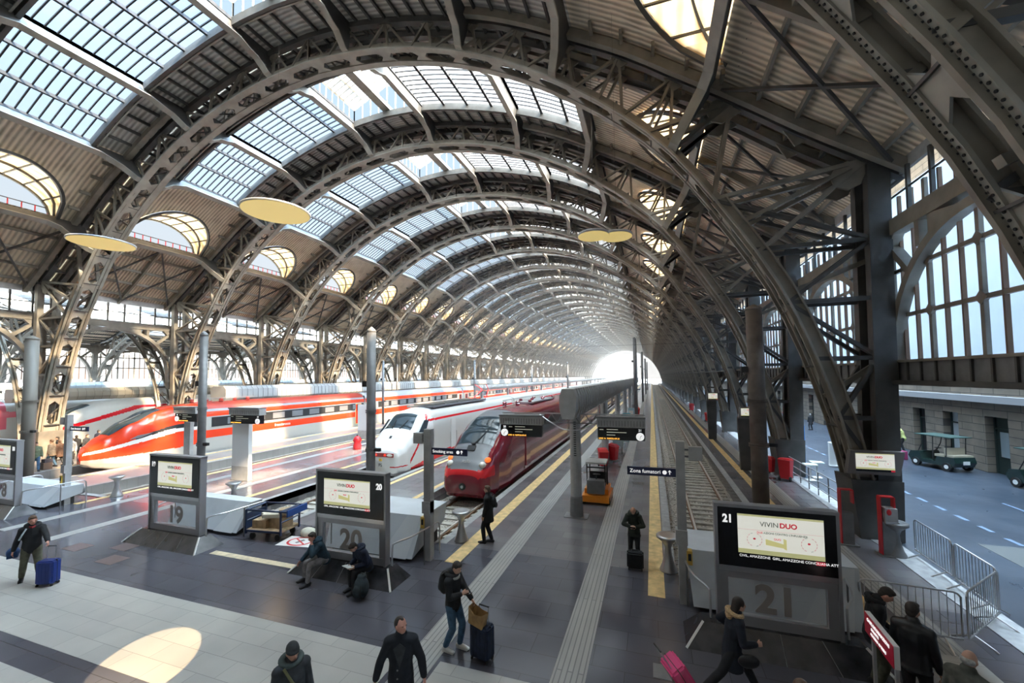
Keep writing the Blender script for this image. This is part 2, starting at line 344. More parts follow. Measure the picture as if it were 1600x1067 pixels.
def arch_parts(LP, OP, nn, chord_w, pier_top, gap=0.9, xo=25.3, rivet=False, doublepier=True):
    """the five meshes of one lattice arch, local x from the vault axis, y 0..gap"""
    lc = MB(); uc = MB(); wb = MB(); pr = MB(); pl = MB()
    L = curve2(LP, nn); O = curve2(OP, nn - 5)
    full = lambda c: [(-x, z) for x, z in reversed(c[1:])] + list(c)
    FL = full(L); FO = full(O)
    for y in (0.0, gap):
        lc.strip([(x, y, z) for x, z in FL], chord_w, 0.07, STEELT)
        lc.strip([(x, y, z + 0.17) for x, z in full(curve2([(a, b) for a, b in LP if b > 3], nn))], 0.05, 0.34, STEEL)
        uc.strip([(x, y, z) for x, z in FO], 0.3, 0.28, STEELD)
        # webs: verticals and diagonals between matched nodes, small gussets at every second one
        for sgn in (1, -1):
            no = len(O); zt = pier_top - 2.2
            je = next(i for i, q in enumerate(L) if q[1] < zt)
            f = lambda i: L[min(je, round(i * je / (no - 1)))]
            for i in range(0, no):
                ox, oz = O[i]; lx, lz = f(i); dep_ = math.hypot(ox - lx, oz - lz)
                if dep_ < 2.3:
                    if i % 2 == 0:
                        wb.bar((sgn * ox, y, oz), (sgn * lx, y, lz), 0.13, 0.1, STEEL)
                        for q in (i - 1, i + 1):
                            if 0 <= q < no: wb.bar((sgn * ox, y, oz), (sgn * f(q)[0], y, f(q)[1]), 0.13, 0.1, STEEL)
                elif i % 4 == 2:
                    for q in (i - 2, i - 1, i, i + 2):
                        if 0 <= q < no: wb.bar((sgn * ox, y, oz), (sgn * f(q)[0], y, f(q)[1]), 0.19, 0.14, STEEL)
                    c_ = Vector((sgn * ox, y, oz)).lerp(Vector((sgn * lx, y, lz)), .16)
                    wb.poly([c_ + Vector((.5 * math.cos(a_), -.04, .5 * math.sin(a_))) for a_ in [PI / 4 * k_ for k_ in range(8)]], (0, .08, 0), STEEL)
                if i % 2 == 0: wb.poly([(sgn * max(0, ox - 0.45), y - 0.03, zq(OP, max(0, ox - 0.45)) - 0.05), (sgn * ox, y - 0.03, oz - 0.55), (sgn * min(xo, ox + 0.45), y - 0.03, zq(OP, min(xo, ox + 0.45)) - 0.05)], (0, 0.06, 0), STEEL)
    # soffit lacing between the two lower chords
    D = full(curve2(LP, nn * 3 - 2))
    for i in range(len(D) - 1):
        (x1, z1), (x2, z2) = D[i], D[i + 1]
        if z1 < 1.5 or z2 < 1.5: continue
        sd_ = (z1 - z2, 0, x2 - x1); tx = Vector((x2 - x1, 0, z2 - z1))
        if i % 5 == 0:   # batten plate with splayed ends
            c1 = Vector((x1, 0, z1)); u = tx.normalized()
            lc.poly([c1 - u * .55 + Vector((0, .1, 0)), c1 + u * .55 + Vector((0, .1, 0)), c1 + u * .2 + Vector((0, gap / 2, 0)), c1 + u * .55 + Vector((0, gap - .1, 0)), c1 - u * .55 + Vector((0, gap - .1, 0)), c1 - u * .2 + Vector((0, gap / 2, 0))], Vector((-u.z, 0, u.x)) * 0.05, STEELT)
            lc.bar(c1 + Vector((0, 0, .25)), c1 + Vector((0, gap, .25)), 0.4, 0.05, STEELD, side=(-u.z, 0, u.x))
        elif rivet is False and i % 5 in (1, 3):
            a, b = ((0.1, gap - 0.1) if i % 5 == 1 else (gap - 0.1, 0.1))
            (x3, z3) = D[min(len(D) - 1, i + 2)]
            lc.bar((x1, a, z1 + 0.25), (x3, b, z3 + 0.25), 0.08, 0.03, STEELD, side=sd_)
    for i in range(0, len(FO), 2): uc.bar((FO[i][0], 0, FO[i][1]), (FO[i][0], gap, FO[i][1]), 0.12, 0.12, STEELD, side=(1, 0, 0))
    for sgn, p in ((1, pr), (-1, pl)):
        if not doublepier: break
        PM = STEELD if sgn > 0 else STEEL  # right piers darker than left: their shade is put into the colour
        q = [(a, b) for a, b in L if b <= pier_top + 1]
        for y in (0.0, gap):
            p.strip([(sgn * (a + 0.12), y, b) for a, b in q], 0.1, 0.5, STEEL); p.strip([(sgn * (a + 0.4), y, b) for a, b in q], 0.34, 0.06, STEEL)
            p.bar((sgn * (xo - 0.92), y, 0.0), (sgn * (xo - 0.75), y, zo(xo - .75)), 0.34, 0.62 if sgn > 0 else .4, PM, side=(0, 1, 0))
            z = 1.9; k = 0
            while z < pier_top - .5:
                xi = xat(LP, z); xi2 = xat(LP, z + 2.0)
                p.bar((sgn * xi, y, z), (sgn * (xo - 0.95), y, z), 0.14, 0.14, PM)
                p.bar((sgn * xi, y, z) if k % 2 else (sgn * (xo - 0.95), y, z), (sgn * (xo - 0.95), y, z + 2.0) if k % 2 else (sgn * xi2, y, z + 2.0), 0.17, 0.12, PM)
                z += 2.0; k += 1
        p.poly([(sgn * (xo - 1.75), gap + 0.2, 0), (sgn * (xo - 0.6), gap + 0.2, 0), (sgn * (xo - 0.55), gap + 0.2, 1.9), (sgn * (xo - 1.95), gap + 0.2, 1.9)], (0, -gap - 0.4, 0), PM)
        if sgn > 0: p.box((sgn * (xo - 0.85), gap / 2, 6.0), (0.05, gap, 11.0), STEELD)
        for z in (4.6, 8.2): p.bar((sgn * xat(LP, z), gap / 2, z), (sgn * (xo - 0.85), gap / 2, z + 1.1), 0.16, 0.16, STEEL)
    if rivet:
        for y in (0.0, gap):
            cc = full(curve2(LP, 520))
            for i in range(len(cc) // 2, len(cc) - 1):
                x, z = cc[i]
                if z < 6: continue
                tx, tz = cc[i + 1][0] - x, cc[i + 1][1] - z; tl = math.hypot(tx, tz); nx_, nz_ = tz / tl, -tx / tl
                for k, dy in enumerate((-0.12, -0.04, 0.04, 0.12)):
                    if (i + k) % 2: continue
                    c_ = Vector((x + nx_ * .045, y + dy, z + nz_ * .045)); u_ = Vector((tx / tl, 0, tz / tl)); v_ = Vector((0, 1, 0)); w_ = Vector((nx_, 0, nz_))
                    P_ = [c_ + (u_ * math.cos(q) + v_ * math.sin(q)) * .024 for q in [PI / 3 * k2 for k2 in range(6)]]
                    lc.poly(P_, w_ * .02, BLACKM)
    return lc, uc, wb, pr, pl
def zq(P, a):
    if P is OUTP: return zo(a)
    return zat(P, a)
def xat(P, z):
    for (a, b), (c, d) in zip(P[:-1], P[1:]):
        if d <= z <= b: return lerp(a, c, (b - z) / max(1e-6, b - d))
    return P[-1][0]

PARTN = ('lower_chord', 'upper_chord', 'web_bracing', 'pier', 'pier')
ORD = ['first', 'second', 'third', 'fourth', 'fifth', 'sixth', 'seventh', 'eighth', 'ninth', 'tenth', 'eleventh', 'twelfth', 'thirteenth', 'fourteenth', 'fifteenth',
       'sixteenth', 'seventeenth', 'eighteenth', 'nineteenth', 'twentieth', 'twenty-first', 'twenty-second', 'twenty-third', 'twenty-fourth', 'twenty-fifth', 'twenty-sixth',
       'twenty-seventh', 'twenty-eighth', 'twenty-ninth', 'thirtieth', 'thirty-first', 'thirty-second', 'thirty-third', 'thirty-fourth']
near = [b.mesh(n) for b, n in zip(arch_parts(LOWP, OUTP, 29, 0.34, 11.0, rivet=True), PARTN)]
far = [b.mesh(n) for b, n in zip(arch_parts(LOWP, OUTP, 29, 0.34, 11.0), PARTN)]
for k in range(NA):
    t = thing('arch_truss', f'{ORD[k]} riveted steel lattice arch of the great vault, counted from the camera', 'roof truss', (XC, YA(k), 0), 0, 'steel lattice arches of the great vault')
    for me, n in zip(near if k < 1 else far, PARTN): link(n, me, t)

# side vault on the left, seen through the arcade
LOW2 = [(0, 12.4), (4, 12.0), (8, 10.7), (11, 8.8), (13, 6.4), (14.2, 3.4), (14.8, 0)]
OUT2 = [(0, 13.5), (4, 13.2), (8, 12.2), (11, 11.1), (13.5, 10.6), (15.0, 10.4)]
XS = -42.5 - 15.4
_zo = zo
def zo(dx, _z=_zo): return _z(dx)
sv = arch_parts(LOW2, OUT2, 15, 0.3, 7.0, xo=15.0, doublepier=False)
svm = [b.mesh(n) for b, n in zip(sv[:3], PARTN)]
for k in range(26):
    t = thing('side_vault_truss', f'{ORD[k]} small lattice arch of the left side vault, counted from the camera', 'roof truss', (XS, YA(k), 0), 0, 'lattice arches of the left side vault')
    for me, n in zip(svm, PARTN): link(n, me, t)

# ------------------------------------------------------------------ roof skin and skylights, one set of meshes per bay
G0, G1 = 2.5, 6.8; LO, HI = 0.45, 0.45 + BAY
PUR = (2.8, 9.6, 14.3, 19.6)
def skinp(dx, y, off=0.25):
    n = onrm(dx); return (dx + n.x * off, y, zo(dx) + n.z * off)
ceil = struct(empty('ceiling')); ceil['label'] = 'corrugated barrel roof of the station hall with ribs and dormers'
def strip_dx(a, b, st=0.8):
    n = max(1, round(abs(b - a) / st)); return [lerp(a, b, i / n) for i in range(n + 1)]
sk = MB()
for s in (1, -1):
    for (ya, yb) in ((LO, G0), (G1, HI)):
        sk.grid([[skinp(s * d, y) for y in (ya, yb)] for d in strip_dx(0.001, 14.3)], SHEETL)
    # below the eyebrow dormer
    sk.grid([[skinp(s * d, y) for y in (LO, HI)] for d in strip_dx(19.6, 25.3)], SHEET)
    # dormer zone with a half-elliptical hole
    yc = (LO + HI) / 2; zb = zo(19.6); ww = 2.75; hh = 2.15
    def dx_of(z):
        a, b = 14.3, 19.6
        for _ in range(30):
            m_ = (a + b) / 2
            if zo(m_) > z: a = m_
            else: b = m_
        return a
    ys = [LO, 1.2] + [yc - ww + 2 * ww * i / 28 for i in range(29)] + [8.4, HI]
    rows = []; hole = []
    for y in ys:
        u = (y - yc) / ww; zl = zb + hh * math.sqrt(max(0, 1 - u * u)) if abs(u) < 1 else zb
        dl = dx_of(zl) if zl > zb + 1e-4 else 19.6
        rows.append([skinp(s * lerp(14.3, dl, q / 4), y) for q in range(5)])
        if abs(u) <= 1: hole.append((y, zl, dl))
    sk.grid(rows, SHEET)
dm = MB(); dfr = MB()
for s in (1, -1):
    out = 20.3
    hp = hole
    dm.grid([[(s * (d + 0.1), y, z + 0.1), (s * (lerp(d, out, .5)), y, z + 0.12), (s * out, y, z + 0.1)] for y, z, d in hp], DORM)
    for q in (0.0, 0.5, 1.0): dfr.strip([(s * lerp(d, out, q), y, z + 0.05) for y, z, d in hp], 0.14 if q in (0, 1) else 0.08, 0.16, STEELD, side=(1, 0, 0))
    for i in range(2, len(hp) - 2, 4):
        y, z, d = hp[i]; dfr.bar((s * d, y, z + 0.06), (s * out, y, z + 0.06), 0.07, 0.07, STEELD)
    for i in range(11): dfr.bar((s * out, yc - 2.6 + 0.52 * i, zb - 0.2), (s * out, yc - 2.6 + 0.52 * i, zb + 0.75), 0.045, 0.045, RED if s < 0 else STEELD)
    dfr.bar((s * out, yc - 2.6, zb + 0.75), (s * out, yc + 2.6, zb + 0.75), 0.05, 0.05, STEELD)
rb = MB()
for s in (1, -1):
    # joists running with the tracks under the strips
    d = 0.7
    while d < 14.2:
        for ya, yb in ((LO, G0), (G1, HI)): rb.bar(skinp(s * d, ya, 0.12), skinp(s * d, yb, 0.12), 0.10, 0.16, STEELD, side=(1, 0, 0))
        d += 0.85
    d = 15.2
    while d < 25.2:
        if d > 19.9:
            rb.bar(skinp(s * d, LO, 0.1), skinp(s * d, HI, 0.1), 0.12, 0.2, STEEL, side=(1, 0, 0))
        else:
            for ya, yb in ((LO, yc - ww - 0.1), (yc + ww + 0.1, HI)): rb.bar(skinp(s * d, ya, 0.1), skinp(s * d, yb, 0.1), 0.12, 0.2, STEEL, side=(1, 0, 0))
        d += 1.15
    # secondary ribs following the arch
    for y in (1.35, 8.25): rb.strip([skinp(s * q, y, -0.02) for q in strip_dx(9.6 if y > 0 else 0, 25.2, 0.7)], 0.24, 0.34, STEEL)
    rb.strip([skinp(s * q, yc, 0.0) for q in strip_dx(19.7, 25.2, 0.7)], 0.16, 0.3, STEEL)
    for y in (G0, G1):
        rb.strip([skinp(s * q, y, 0.05) for q in strip_dx(0.001, 14.3, 0.7)], 0.16, 0.42, STEELD)
        rb.strip([skinp(s * q, y + (0.2 if y > 4 else -0.2), -0.05) for q in strip_dx(0.001, 14.3, 0.7)], 0.07, 0.07, STEELT)
    for a, b in (((14.5, 1.4), (19.4, LO + .2)), ((19.9, 1.4), (24.8, yc)), ((24.8, 1.4), (19.9, yc)), ((19.9, yc), (24.8, 8.2)), ((24.8, yc), (19.9, 8.2))):
        rb.bar(skinp(s * a[0], a[1], -0.12), skinp(s * b[0], b[1], -0.12), 0.1, 0.1, STEELD)
    rb.b2((s * 25.15 - 0.06, LO, 11.9), (s * 25.15 + 0.06, HI, 12.9), GREYM)
skm, dmm, dfm, rbm = sk.mesh('corrugated_sheeting'), dm.mesh('dormer_lining'), dfr.mesh('dormer_frame'), rb.mesh('roof_ribs')
for k in range(NA - 1):
    for me, n in ((skm, 'corrugated_sheeting'), (dmm, 'dormer_lining'), (dfm, 'dormer_frame'), (rbm, 'roof_rib_set')):
        link(n, me, ceil, (XC, YA(k), 0)).scale = (1, YSC(k), 1)
# skylight of one bay: panes and glazing bars
gp = MB(); gb = MB(); lt = MB(); ltg = MB()
for s in (1, -1):
    gp.grid([[skinp(s * d, G0, 0.3), skinp(s * d, G1, 0.3)] for d in strip_dx(2.8, 14.3, 0.8)], GLASSW if s > 0 else GLASS)
    for a, b, n in ((2.8, 9.6, 4), (9.6, 14.3, 3)):
        for i in range(n + 1): gb.bar(skinp(s * lerp(a, b, i / n), G0, 0.2), skinp(s * lerp(a, b, i / n), G1, 0.2), 0.15, 0.18, GBAR, side=(1, 0, 0))
    y = G0 + 0.39
    while y < G1 - 0.1:
        gb.strip([skinp(s * d, y, 0.24) for d in strip_dx(2.8, 14.3, 0.75)], 0.055, 0.07, GBAR); y += 0.39
# raised lantern over the crown
zr = 23.95
for s in (1, -1):
    ltg.add([(s * 2.8, G0, zr + .9), (s * 2.8, G1, zr + .9), (0, G1, zr + 2.1), (0, G0, zr + 2.1)], [(0, 1, 2, 3)], GLASSW)
    for i in range(12): lt.bar((s * 2.8, lerp(G0, G1, i / 11), zr + .9), (0, lerp(G0, G1, i / 11), zr + 2.1), 0.05, 0.07, STEELT)
    for i in range(9): lt.bar((s * 2.8, lerp(G0, G1, i / 8), zr - .1), (s * 2.8, lerp(G0, G1, i / 8), zr + .9), 0.06, 0.06, STEELT)
    for q in (0.33, 0.66): lt.bar((s * 2.8 * q, G0, zr + 2.1 - 1.2 * q), (s * 2.8 * q, G1, zr + 2.1 - 1.2 * q), 0.1, 0.12, STEELT)
    lt.bar((s * 2.8, G0, zr + .9), (s * 2.8, G1, zr + .9), 0.12, 0.12, STEELT)
for y in (G0, G1):
    for i in range(-4, 5): lt.bar((i * .7, y, zr - .1), (i * .7, y, zr + 2.1 - 1.2 * abs(i) * .7 / 2.8), 0.06, 0.06, STEELT)
    lt.bar((-2.8, y, zr - .1), (2.8, y, zr - .1), 0.12, 0.16, STEELT)
gpm, gbm, ltm, lgm = gp.mesh('pane'), gb.mesh('glazing_bars'), lt.mesh('lantern_frame'), ltg.mesh('lantern_pane')
for k in range(NA - 1):
    o = struct(empty(f'window_{k + 1}', (XC, YA(k), 0))); o['label'] = f'roof skylight of bay {k + 1} with its raised lantern'
    o.scale = (1, YSC(k), 1); link('pane', gpm, o); link('glazing_bars', gbm, o); link('lantern_frame', ltm, o); link('lantern_pane', lgm, o)
# long roof purlins with curved haunches at every arch
def hpath(dx):
    n = onrm(dx); P = Vector((dx, 0, zo(dx)))
    # point on the lower chord straight below the outer chord
    best = min(curve2(LOWP, 300), key=lambda c: abs((Vector((c[0], 0, c[1])) - Vector((abs(dx), 0, zo(dx)))).cross(onrm(abs(dx))).length))
    return P, n, Vector((math.copysign(best[0], dx), 0, best[1]))
PN = {-19.6: 'just above the left arcade panels', -14.3: 'along the lower edge of the left skylights', -9.6: 'between the two left skylight bands', -2.8: 'left of the roof lantern',
      2.8: 'right of the roof lantern', 9.6: 'between the two right skylight bands', 14.3: 'along the lower edge of the right skylights', 19.6: 'below the right dormers'}
for dx in (-19.6, -14.3, -9.6, -2.8, 2.8, 9.6, 14.3, 19.6):
    P, n, Lp = hpath(dx); b = MB(); dep = 0.55
    tt = Vector((n.z, 0, -n.x)); Dv = (P - Lp).dot(n)
    for k in range(NA - 1):
        ya, yb = YA(k) + 0.9, YA(k + 1)
        prof = [(ya, -Dv), (ya + 0.35, -Dv * 0.93), (ya + 0.9, -Dv * 0.62), (ya + 1.35, -(dep + 0.25)), (ya + 1.9, -dep), (yb - 1.9, -dep), (yb - 1.35, -(dep + 0.25)), (yb - 0.9, -Dv * 0.62), (yb - 0.35, -Dv * 0.93), (yb, -Dv)]
        prof = [(y, min(h, -dep)) for y, h in prof]
        b.strip([Vector((P.x + n.x * h, y, P.z + n.z * h)) for y, h in prof], 0.36, 0.06, STEELT, side=tt)
        for i in range(len(prof) - 1):
            (y1, h1), (y2, h2) = prof[i], prof[i + 1]
            A = [Vector((P.x + n.x * h, y, P.z + n.z * h)) + tt * 0.02 for y, h in ((y1, h1), (y2, h2), (y2, 0.1), (y1, 0.1))]
            b.poly(A, tt * -0.04, STEELD if k < 3 or True else STEEL)
    tag(b.build('roof_purlin'), f'long steel roof purlin with curved haunches {PN[dx]}', 'roof beam', 'long purlins of the great vault').location = (XC, 0, 0)
ridge = MB(); ridge.strip([(0, Y0, zr + 0.35), (0, Y0 + BAY * (NA - 1), zr + 0.35)], 0.6, 0.25, STEELT, side=(1, 0, 0))
tag(ridge.build('ridge_beam'), 'thick grey beam under the roof lantern ridge', 'roof beam').location = (XC, 0, 0)

# ------------------------------------------------------------------ arcades between piers (one bay, local y 0.45..9.15)
def arcade(glazed):
    a = MB(); cy = 0.45 + BAY / 2; R = 3.8 if glazed else 3.95; z0 = 5.85
    arc = [(cy - R * math.cos(t), z0 + R * math.sin(t)) for t in [PI * i / 28 for i in range(29)]]
    arc = [(arc[0][0], 5.05)] + arc + [(arc[-1][0], 5.05)] if glazed else [(cy - R - 0.1, 4.6)] + arc + [(cy + R + 0.1, 4.6)]
    a.strip([(0, y, z) for y, z in arc], 0.3 if glazed else 0.46, 0.26, STEEL, side=(1, 0, 0))
    a.b2((-0.22, 0, 9.95), (0.22, BAY, 10.4), STEEL) if False else a.box((0, cy, 10.15), (0.4, BAY, 0.5), STEEL)
    for sgn in (-1, 1):
        ys = cy + sgn * (R + 0.28)
        a.bar((0, ys, 5.5), (0, ys, 10.0), 0.3, 0.26, STEEL, side=(1, 0, 0))
        a.bar((0, ys, 9.9), (0, cy + sgn * R * 0.74, z0 + R * 0.72), 0.3, 0.2, STEEL, side=(1, 0, 0))
        a.bar((0, cy + sgn * 2.2, 9.95), (0, cy + sgn * 2.2, z0 + 3.3), 0.3, 0.2, STEEL, side=(1, 0, 0))
        a.poly([(-0.15, ys, 10.0), (-0.15, cy + sgn * 3.3, 10.0), (-0.15, ys, 9.0)], (0.3, 0, 0), STEEL)
        a.poly([(-0.15, cy, 9.65), (-0.15, cy + sgn * 1.7, 9.95), (-0.15, cy + sgn * 1.7, 9.35)], (0.3, 0, 0), STEEL)
    # clerestory posts
    for i in range(8): a.bar((0, 0.9 + i * 1.11, 10.4), (0, 0.9 + i * 1.11, 11.9), 0.1, 0.1, STEELD)
    a.bar((0, 0.45, 11.2), (0, 9.15, 11.2), 0.06, 0.06, STEELD)
    return a.mesh('arcade_arch')
am_g, am_o = arcade(True), arcade(False)
wr = struct(empty('wall_right')); wr['label'] = 'glazed steel arcade wall on the right side of the hall'
wl = struct(empty('wall_left')); wl['label'] = 'open steel arcade on the left side of the hall'
wf = struct(empty('wall_far_left')); wf['label'] = 'open steel arcade beyond the left side vault'
sill = MB()
sill.box((0, 0.45 + BAY / 2, 5.42), (0.14, BAY, 0.62), GREYD); sill.box((-0.04, 0.45 + BAY / 2, 5.76), (0.3, BAY, 0.08), STEEL); sill.box((-0.1, 0.45 + BAY / 2, 5.08), (0.5, BAY, 0.14), STEELD)
for i in range(13): sill.bar((-0.1, 0.5 + i * 0.665 + .1, 5.1), (-0.1, 0.5 + i * 0.665 + .1, 5.76), 0.06, 0.05, STEELD, side=(0, 1, 0))
sillm = sill.mesh('sill_panel')
wg = MB(); wg.b2((-0.01, 0.45, 5.7), (0.01, 9.15, 11.4), WGLASS); wgm = wg.mesh('pane')
wm = MB()
for i in range(14):
    y = 0.55 + i * 0.652; wide = i % 3 == 1
    wm.bar((-0.06, y, 5.7), (-0.06, y, 11.2), 0.13 if wide else 0.06, 0.1, STEEL if wide else mat('rusty_bar', (0.20, 0.12, 0.08), 0.7), side=(0, 1, 0))
for z in (7.25, 8.75): wm.bar((-0.06, 0.45, z), (-0.06, 9.15, z), 0.1, 0.12, STEEL, side=(1, 0, 0))
for i in range(1, 14, 3):
    for z in (7.25, 8.75): wm.box((-0.08, 0.55 + i * 0.652, z), (0.1, 0.28, 0.28), STEEL, rx=PI / 4)
wmm = wm.mesh('glazing_bars')
for k in range(-1, NA - 1):
    y = Y0 + BAY * k
    link('arcade_arch', am_g, wr, (7.74, y + .25, 0)); link('sill_panel', sillm, wr, (7.74, y + .25, 0))
    o = struct(empty(f'window_{40 + k}', (7.94, y + .25, 0))); link('pane', wgm, o); link('glazing_bars', wmm, o)
    if k >= 0 and k < NA - 1: link('arcade_arch', am_o, wl, (-42.5, y, 0))
    if 0 <= k < 26: link('arcade_arch', am_o, wf, (-73.0, y, 0)); link('glazing_bars', wmm, wf, (-73.3, y, 0)); link('arcade_arch', am_o, wf, (-88.0, y, 0))
# side vault roof
s2 = MB(); g2 = MB(); b2 = MB()
cc = curve2(OUT2, 16); cc = [(-a, b) for a, b in reversed(cc[1:])] + cc
for i in range(len(cc) - 1):
    (x1, z1), (x2, z2) = cc[i], cc[i + 1]; xm = abs((x1 + x2) / 2)
    if 3.0 < xm < 9.0: 
        g2.add([(x1, 2.5, z1 + .1), (x2, 2.5, z2 + .1), (x2, 6.8, z2 + .1), (x1, 6.8, z1 + .1)], [(0, 1, 2, 3)], GLASS)
        for ya, yb in ((0.45, 2.5), (6.8, 9.15)): s2.add([(x1, ya, z1 + .1), (x2, ya, z2 + .1), (x2, yb, z2 + .1), (x1, yb, z1 + .1)], [(0, 1, 2, 3)], SHEET)
        b2.bar((x1, 2.5, z1), (x1, 6.8, z1), .1, .1, STEELD)
    else: s2.add([(x1, .45, z1 + .1), (x2, .45, z2 + .1), (x2, 9.15, z2 + .1), (x1, 9.15, z1 + .1)], [(0, 1, 2, 3)], SHEET)
    b2.bar((x1, .45, z1), (x1, 9.15, z1), .1, .12, STEELD)
cl2 = struct(empty('ceiling_side_vault')); cl2['label'] = 'roof of the smaller vault left of the great hall'
m1, m2, m3 = s2.mesh('corrugated_sheeting'), g2.mesh('pane'), b2.mesh('roof_rib_set')
for k in range(25):
    for me, n in ((m1, 'corrugated_sheeting'), (m2, 'pane'), (m3, 'roof_rib_set')): link(n, me, cl2, (XS, YA(k), 0))

# ================================================================== GROUND
DARKF = tile_mat('dark_stone_floor', (0.085, 0.085, 0.105), (0.11, 0.11, 0.13), (0.05, 0.05, 0.055), 1.2, 0.6, 0.15, 0.8, 0.45)
LIGHTF = tile_mat('light_stone_floor', (0.45, 0.44, 0.41), (0.40, 0.39, 0.37), (0.26, 0.25, 0.24), 0.9, 0.45, 0.4, 0.35, 0.9)
PLATF = tile_mat('platform_floor', (0.15, 0.145, 0.155), (0.19, 0.185, 0.195), (0.11, 0.11, 0.115), 1.0, 0.5, 0.2, 0.8, 0.4)
PLAZAF = tile_mat('plaza_floor', (0.042, 0.056, 0.078), (0.055, 0.068, 0.09), (0.04, 0.05, 0.06), 1.6, 0.8, 0.3, 0.9, 0.3)
EDGEF = mat('platform_edge_stone', (0.33, 0.33, 0.33), 0.6, 0, 0.25, 5)
TACT = tile_mat('tactile_paving', (0.40, 0.39, 0.37), (0.36, 0.35, 0.335), (0.2, 0.2, 0.2), 5.0, 0.1, 0.6, 0.3, 1.0, rot=PI / 2, mortar=0.012)
YEL = mat('yellow_line', (0.72, 0.52, 0.24), 0.6, 0, 0.25, 5)
YELF = mat('faded_yellow_line', (0.62, 0.52, 0.36), 0.6, 0, 0.25, 5)
BALL = mat('ballast', (0.09, 0.08, 0.07), 0.95, 0, 0.9, 13.0, 1.0, col2=(0.62, 0.58, 0.51))
RUST = mat('rail_rust', (0.22, 0.12, 0.07), 0.8, 0, 0.4, 3)
RAILT = mat('rail_head', (0.62, 0.58, 0.54), 0.35, 0.35)
SLP = mat('concrete_sleeper', (0.40, 0.38, 0.34), 0.9, 0, 0.3, 4)
YE = 285.0
# platforms as (x0, x1) from left to right; tracks lie between
TR = [(0.5, 3.5), (-9.85, -6.75), (-16.5, -13.4), (-27.6, -24.5), (-34.9, -31.5), (-47.0, -43.7), (-52.5, -49.5), (-61, -58)]
fl = struct(empty('floor')); fl['label'] = 'dark polished stone floor of the concourse and platforms'
b = MB()
FY = 11.9
b.b2((-80, 7.03, -0.9), (7.0, FY, 0), DARKF); b.b2((-80, -14, -0.9), (30, 7.03, -0.001), DARKF)
b.build('dark_paving', fl)
PLATL = tile_mat('sunlit_platform_floor', (0.25, 0.23, 0.22), (0.29, 0.27, 0.25), (0.15, 0.14, 0.13), 1.0, 0.5, 0.35, 0.6, 0.4)  # lighter copy for the left platforms, sunlight put into its colour
b = MB(); edges = sorted([e for t_ in TR for e in t_])
xs = [-80] + edges + [6.65]
for i in range(0, len(xs), 2): b.b2((xs[i], FY, -0.95), (xs[i + 1], YE, -0.002), PLATL if xs[i + 1] < -27 else PLATF)
b.build('platform_paving', fl)
b = MB(); b.b2((7.0, 7.03, -0.5), (30, YE, -0.02), PLAZAF); b.build('plaza_paving', fl)
b = MB(); b.b2((6.6, 8.0, -0.5), (7.25, YE, 0.02), EDGEF); b.build('kerb', fl)
b = MB()
for x0, x1 in ((-30.0, -4.75), (-3.95, 1.4)):
    b.b2((x0, 4.98, -0.3), (x1, 7.03, 0.004), LIGHTF); b.b2((x0, -8, -0.3), (x1, 4.45 if x0 < -20 else 4.98, 0.004), LIGHTF)
b.b2((4.88, 6.0, -.1), (5.66, 10.1, .008), LIGHTF)
b.build('light_paving', fl)
b = MB()
b.b2((9.6, 14.6, -0.1), (14.5, 16.8, -0.012), mat('plaza_light_patch', (0.10, 0.105, 0.105), 0.4)); b.build('paving_patch', fl)
b = MB()
for x0 in (-1.85, -4.62): b.b2((x0, 4.0 if x0 < -4 else 6.5, -0.1), (x0 + 0.6, YE, 0.006), TACT)
b.b2((5.0, 9.3, -0.1), (5.62, YE, 0.006), TACT); b.b2((-22.9, 8.2, -.1), (-22.4, YE, .006), TACT); b.b2((-20.0, 8.2, -.1), (-19.5, YE, .006), TACT)
b.build('tactile_strip', fl)
b = MB()
for x0, x1, y0, mm in ((-5.9, -5.45, 10.75, YEL), (-0.22, 0.18, 10.6, YEL), (4.38, 4.72, 9.6, YEL), (-10.35, -10.1, 12.2, YEL), (-12.95, -12.7, 13, YEL), (-17.95, -17.65, 12, YEL),
                   (-24.4, -24.1, 10.9, YEL), (-31.1, -30.8, 14, YEL), (-28.4, -28.1, 16, YEL), (-35.6, -35.3, 15, YEL)):
    b.b2((x0, y0, -0.1), (x1, YE, 0.008), mm)
b.b2((-13.2, 9.08, -0.1), (-9.85, 9.3, 0.008), YELF); b.build('safety_line', fl)
b = MB(); wht = mat('blue_floor_dash', (0.11, 0.16, 0.24), 0.5)
for i in range(30): b.b2((10.7, 17.0 + i * 1.15, -0.1), (10.85, 17.6 + i * 1.15, -0.012), wht)
b.b2((13.5, 21.0, -0.1), (13.6, 22.2, -0.012), wht); b.build('floor_dash', fl)
b = MB()
for e0, e1 in TR:
    b.b2((e0 - 0.28, FY, -0.3), (e0, YE, 0.004), EDGEF); b.b2((e1, FY, -0.3), (e1 + 0.28, YE, 0.004), EDGEF)
b.build('platform_edge', fl)
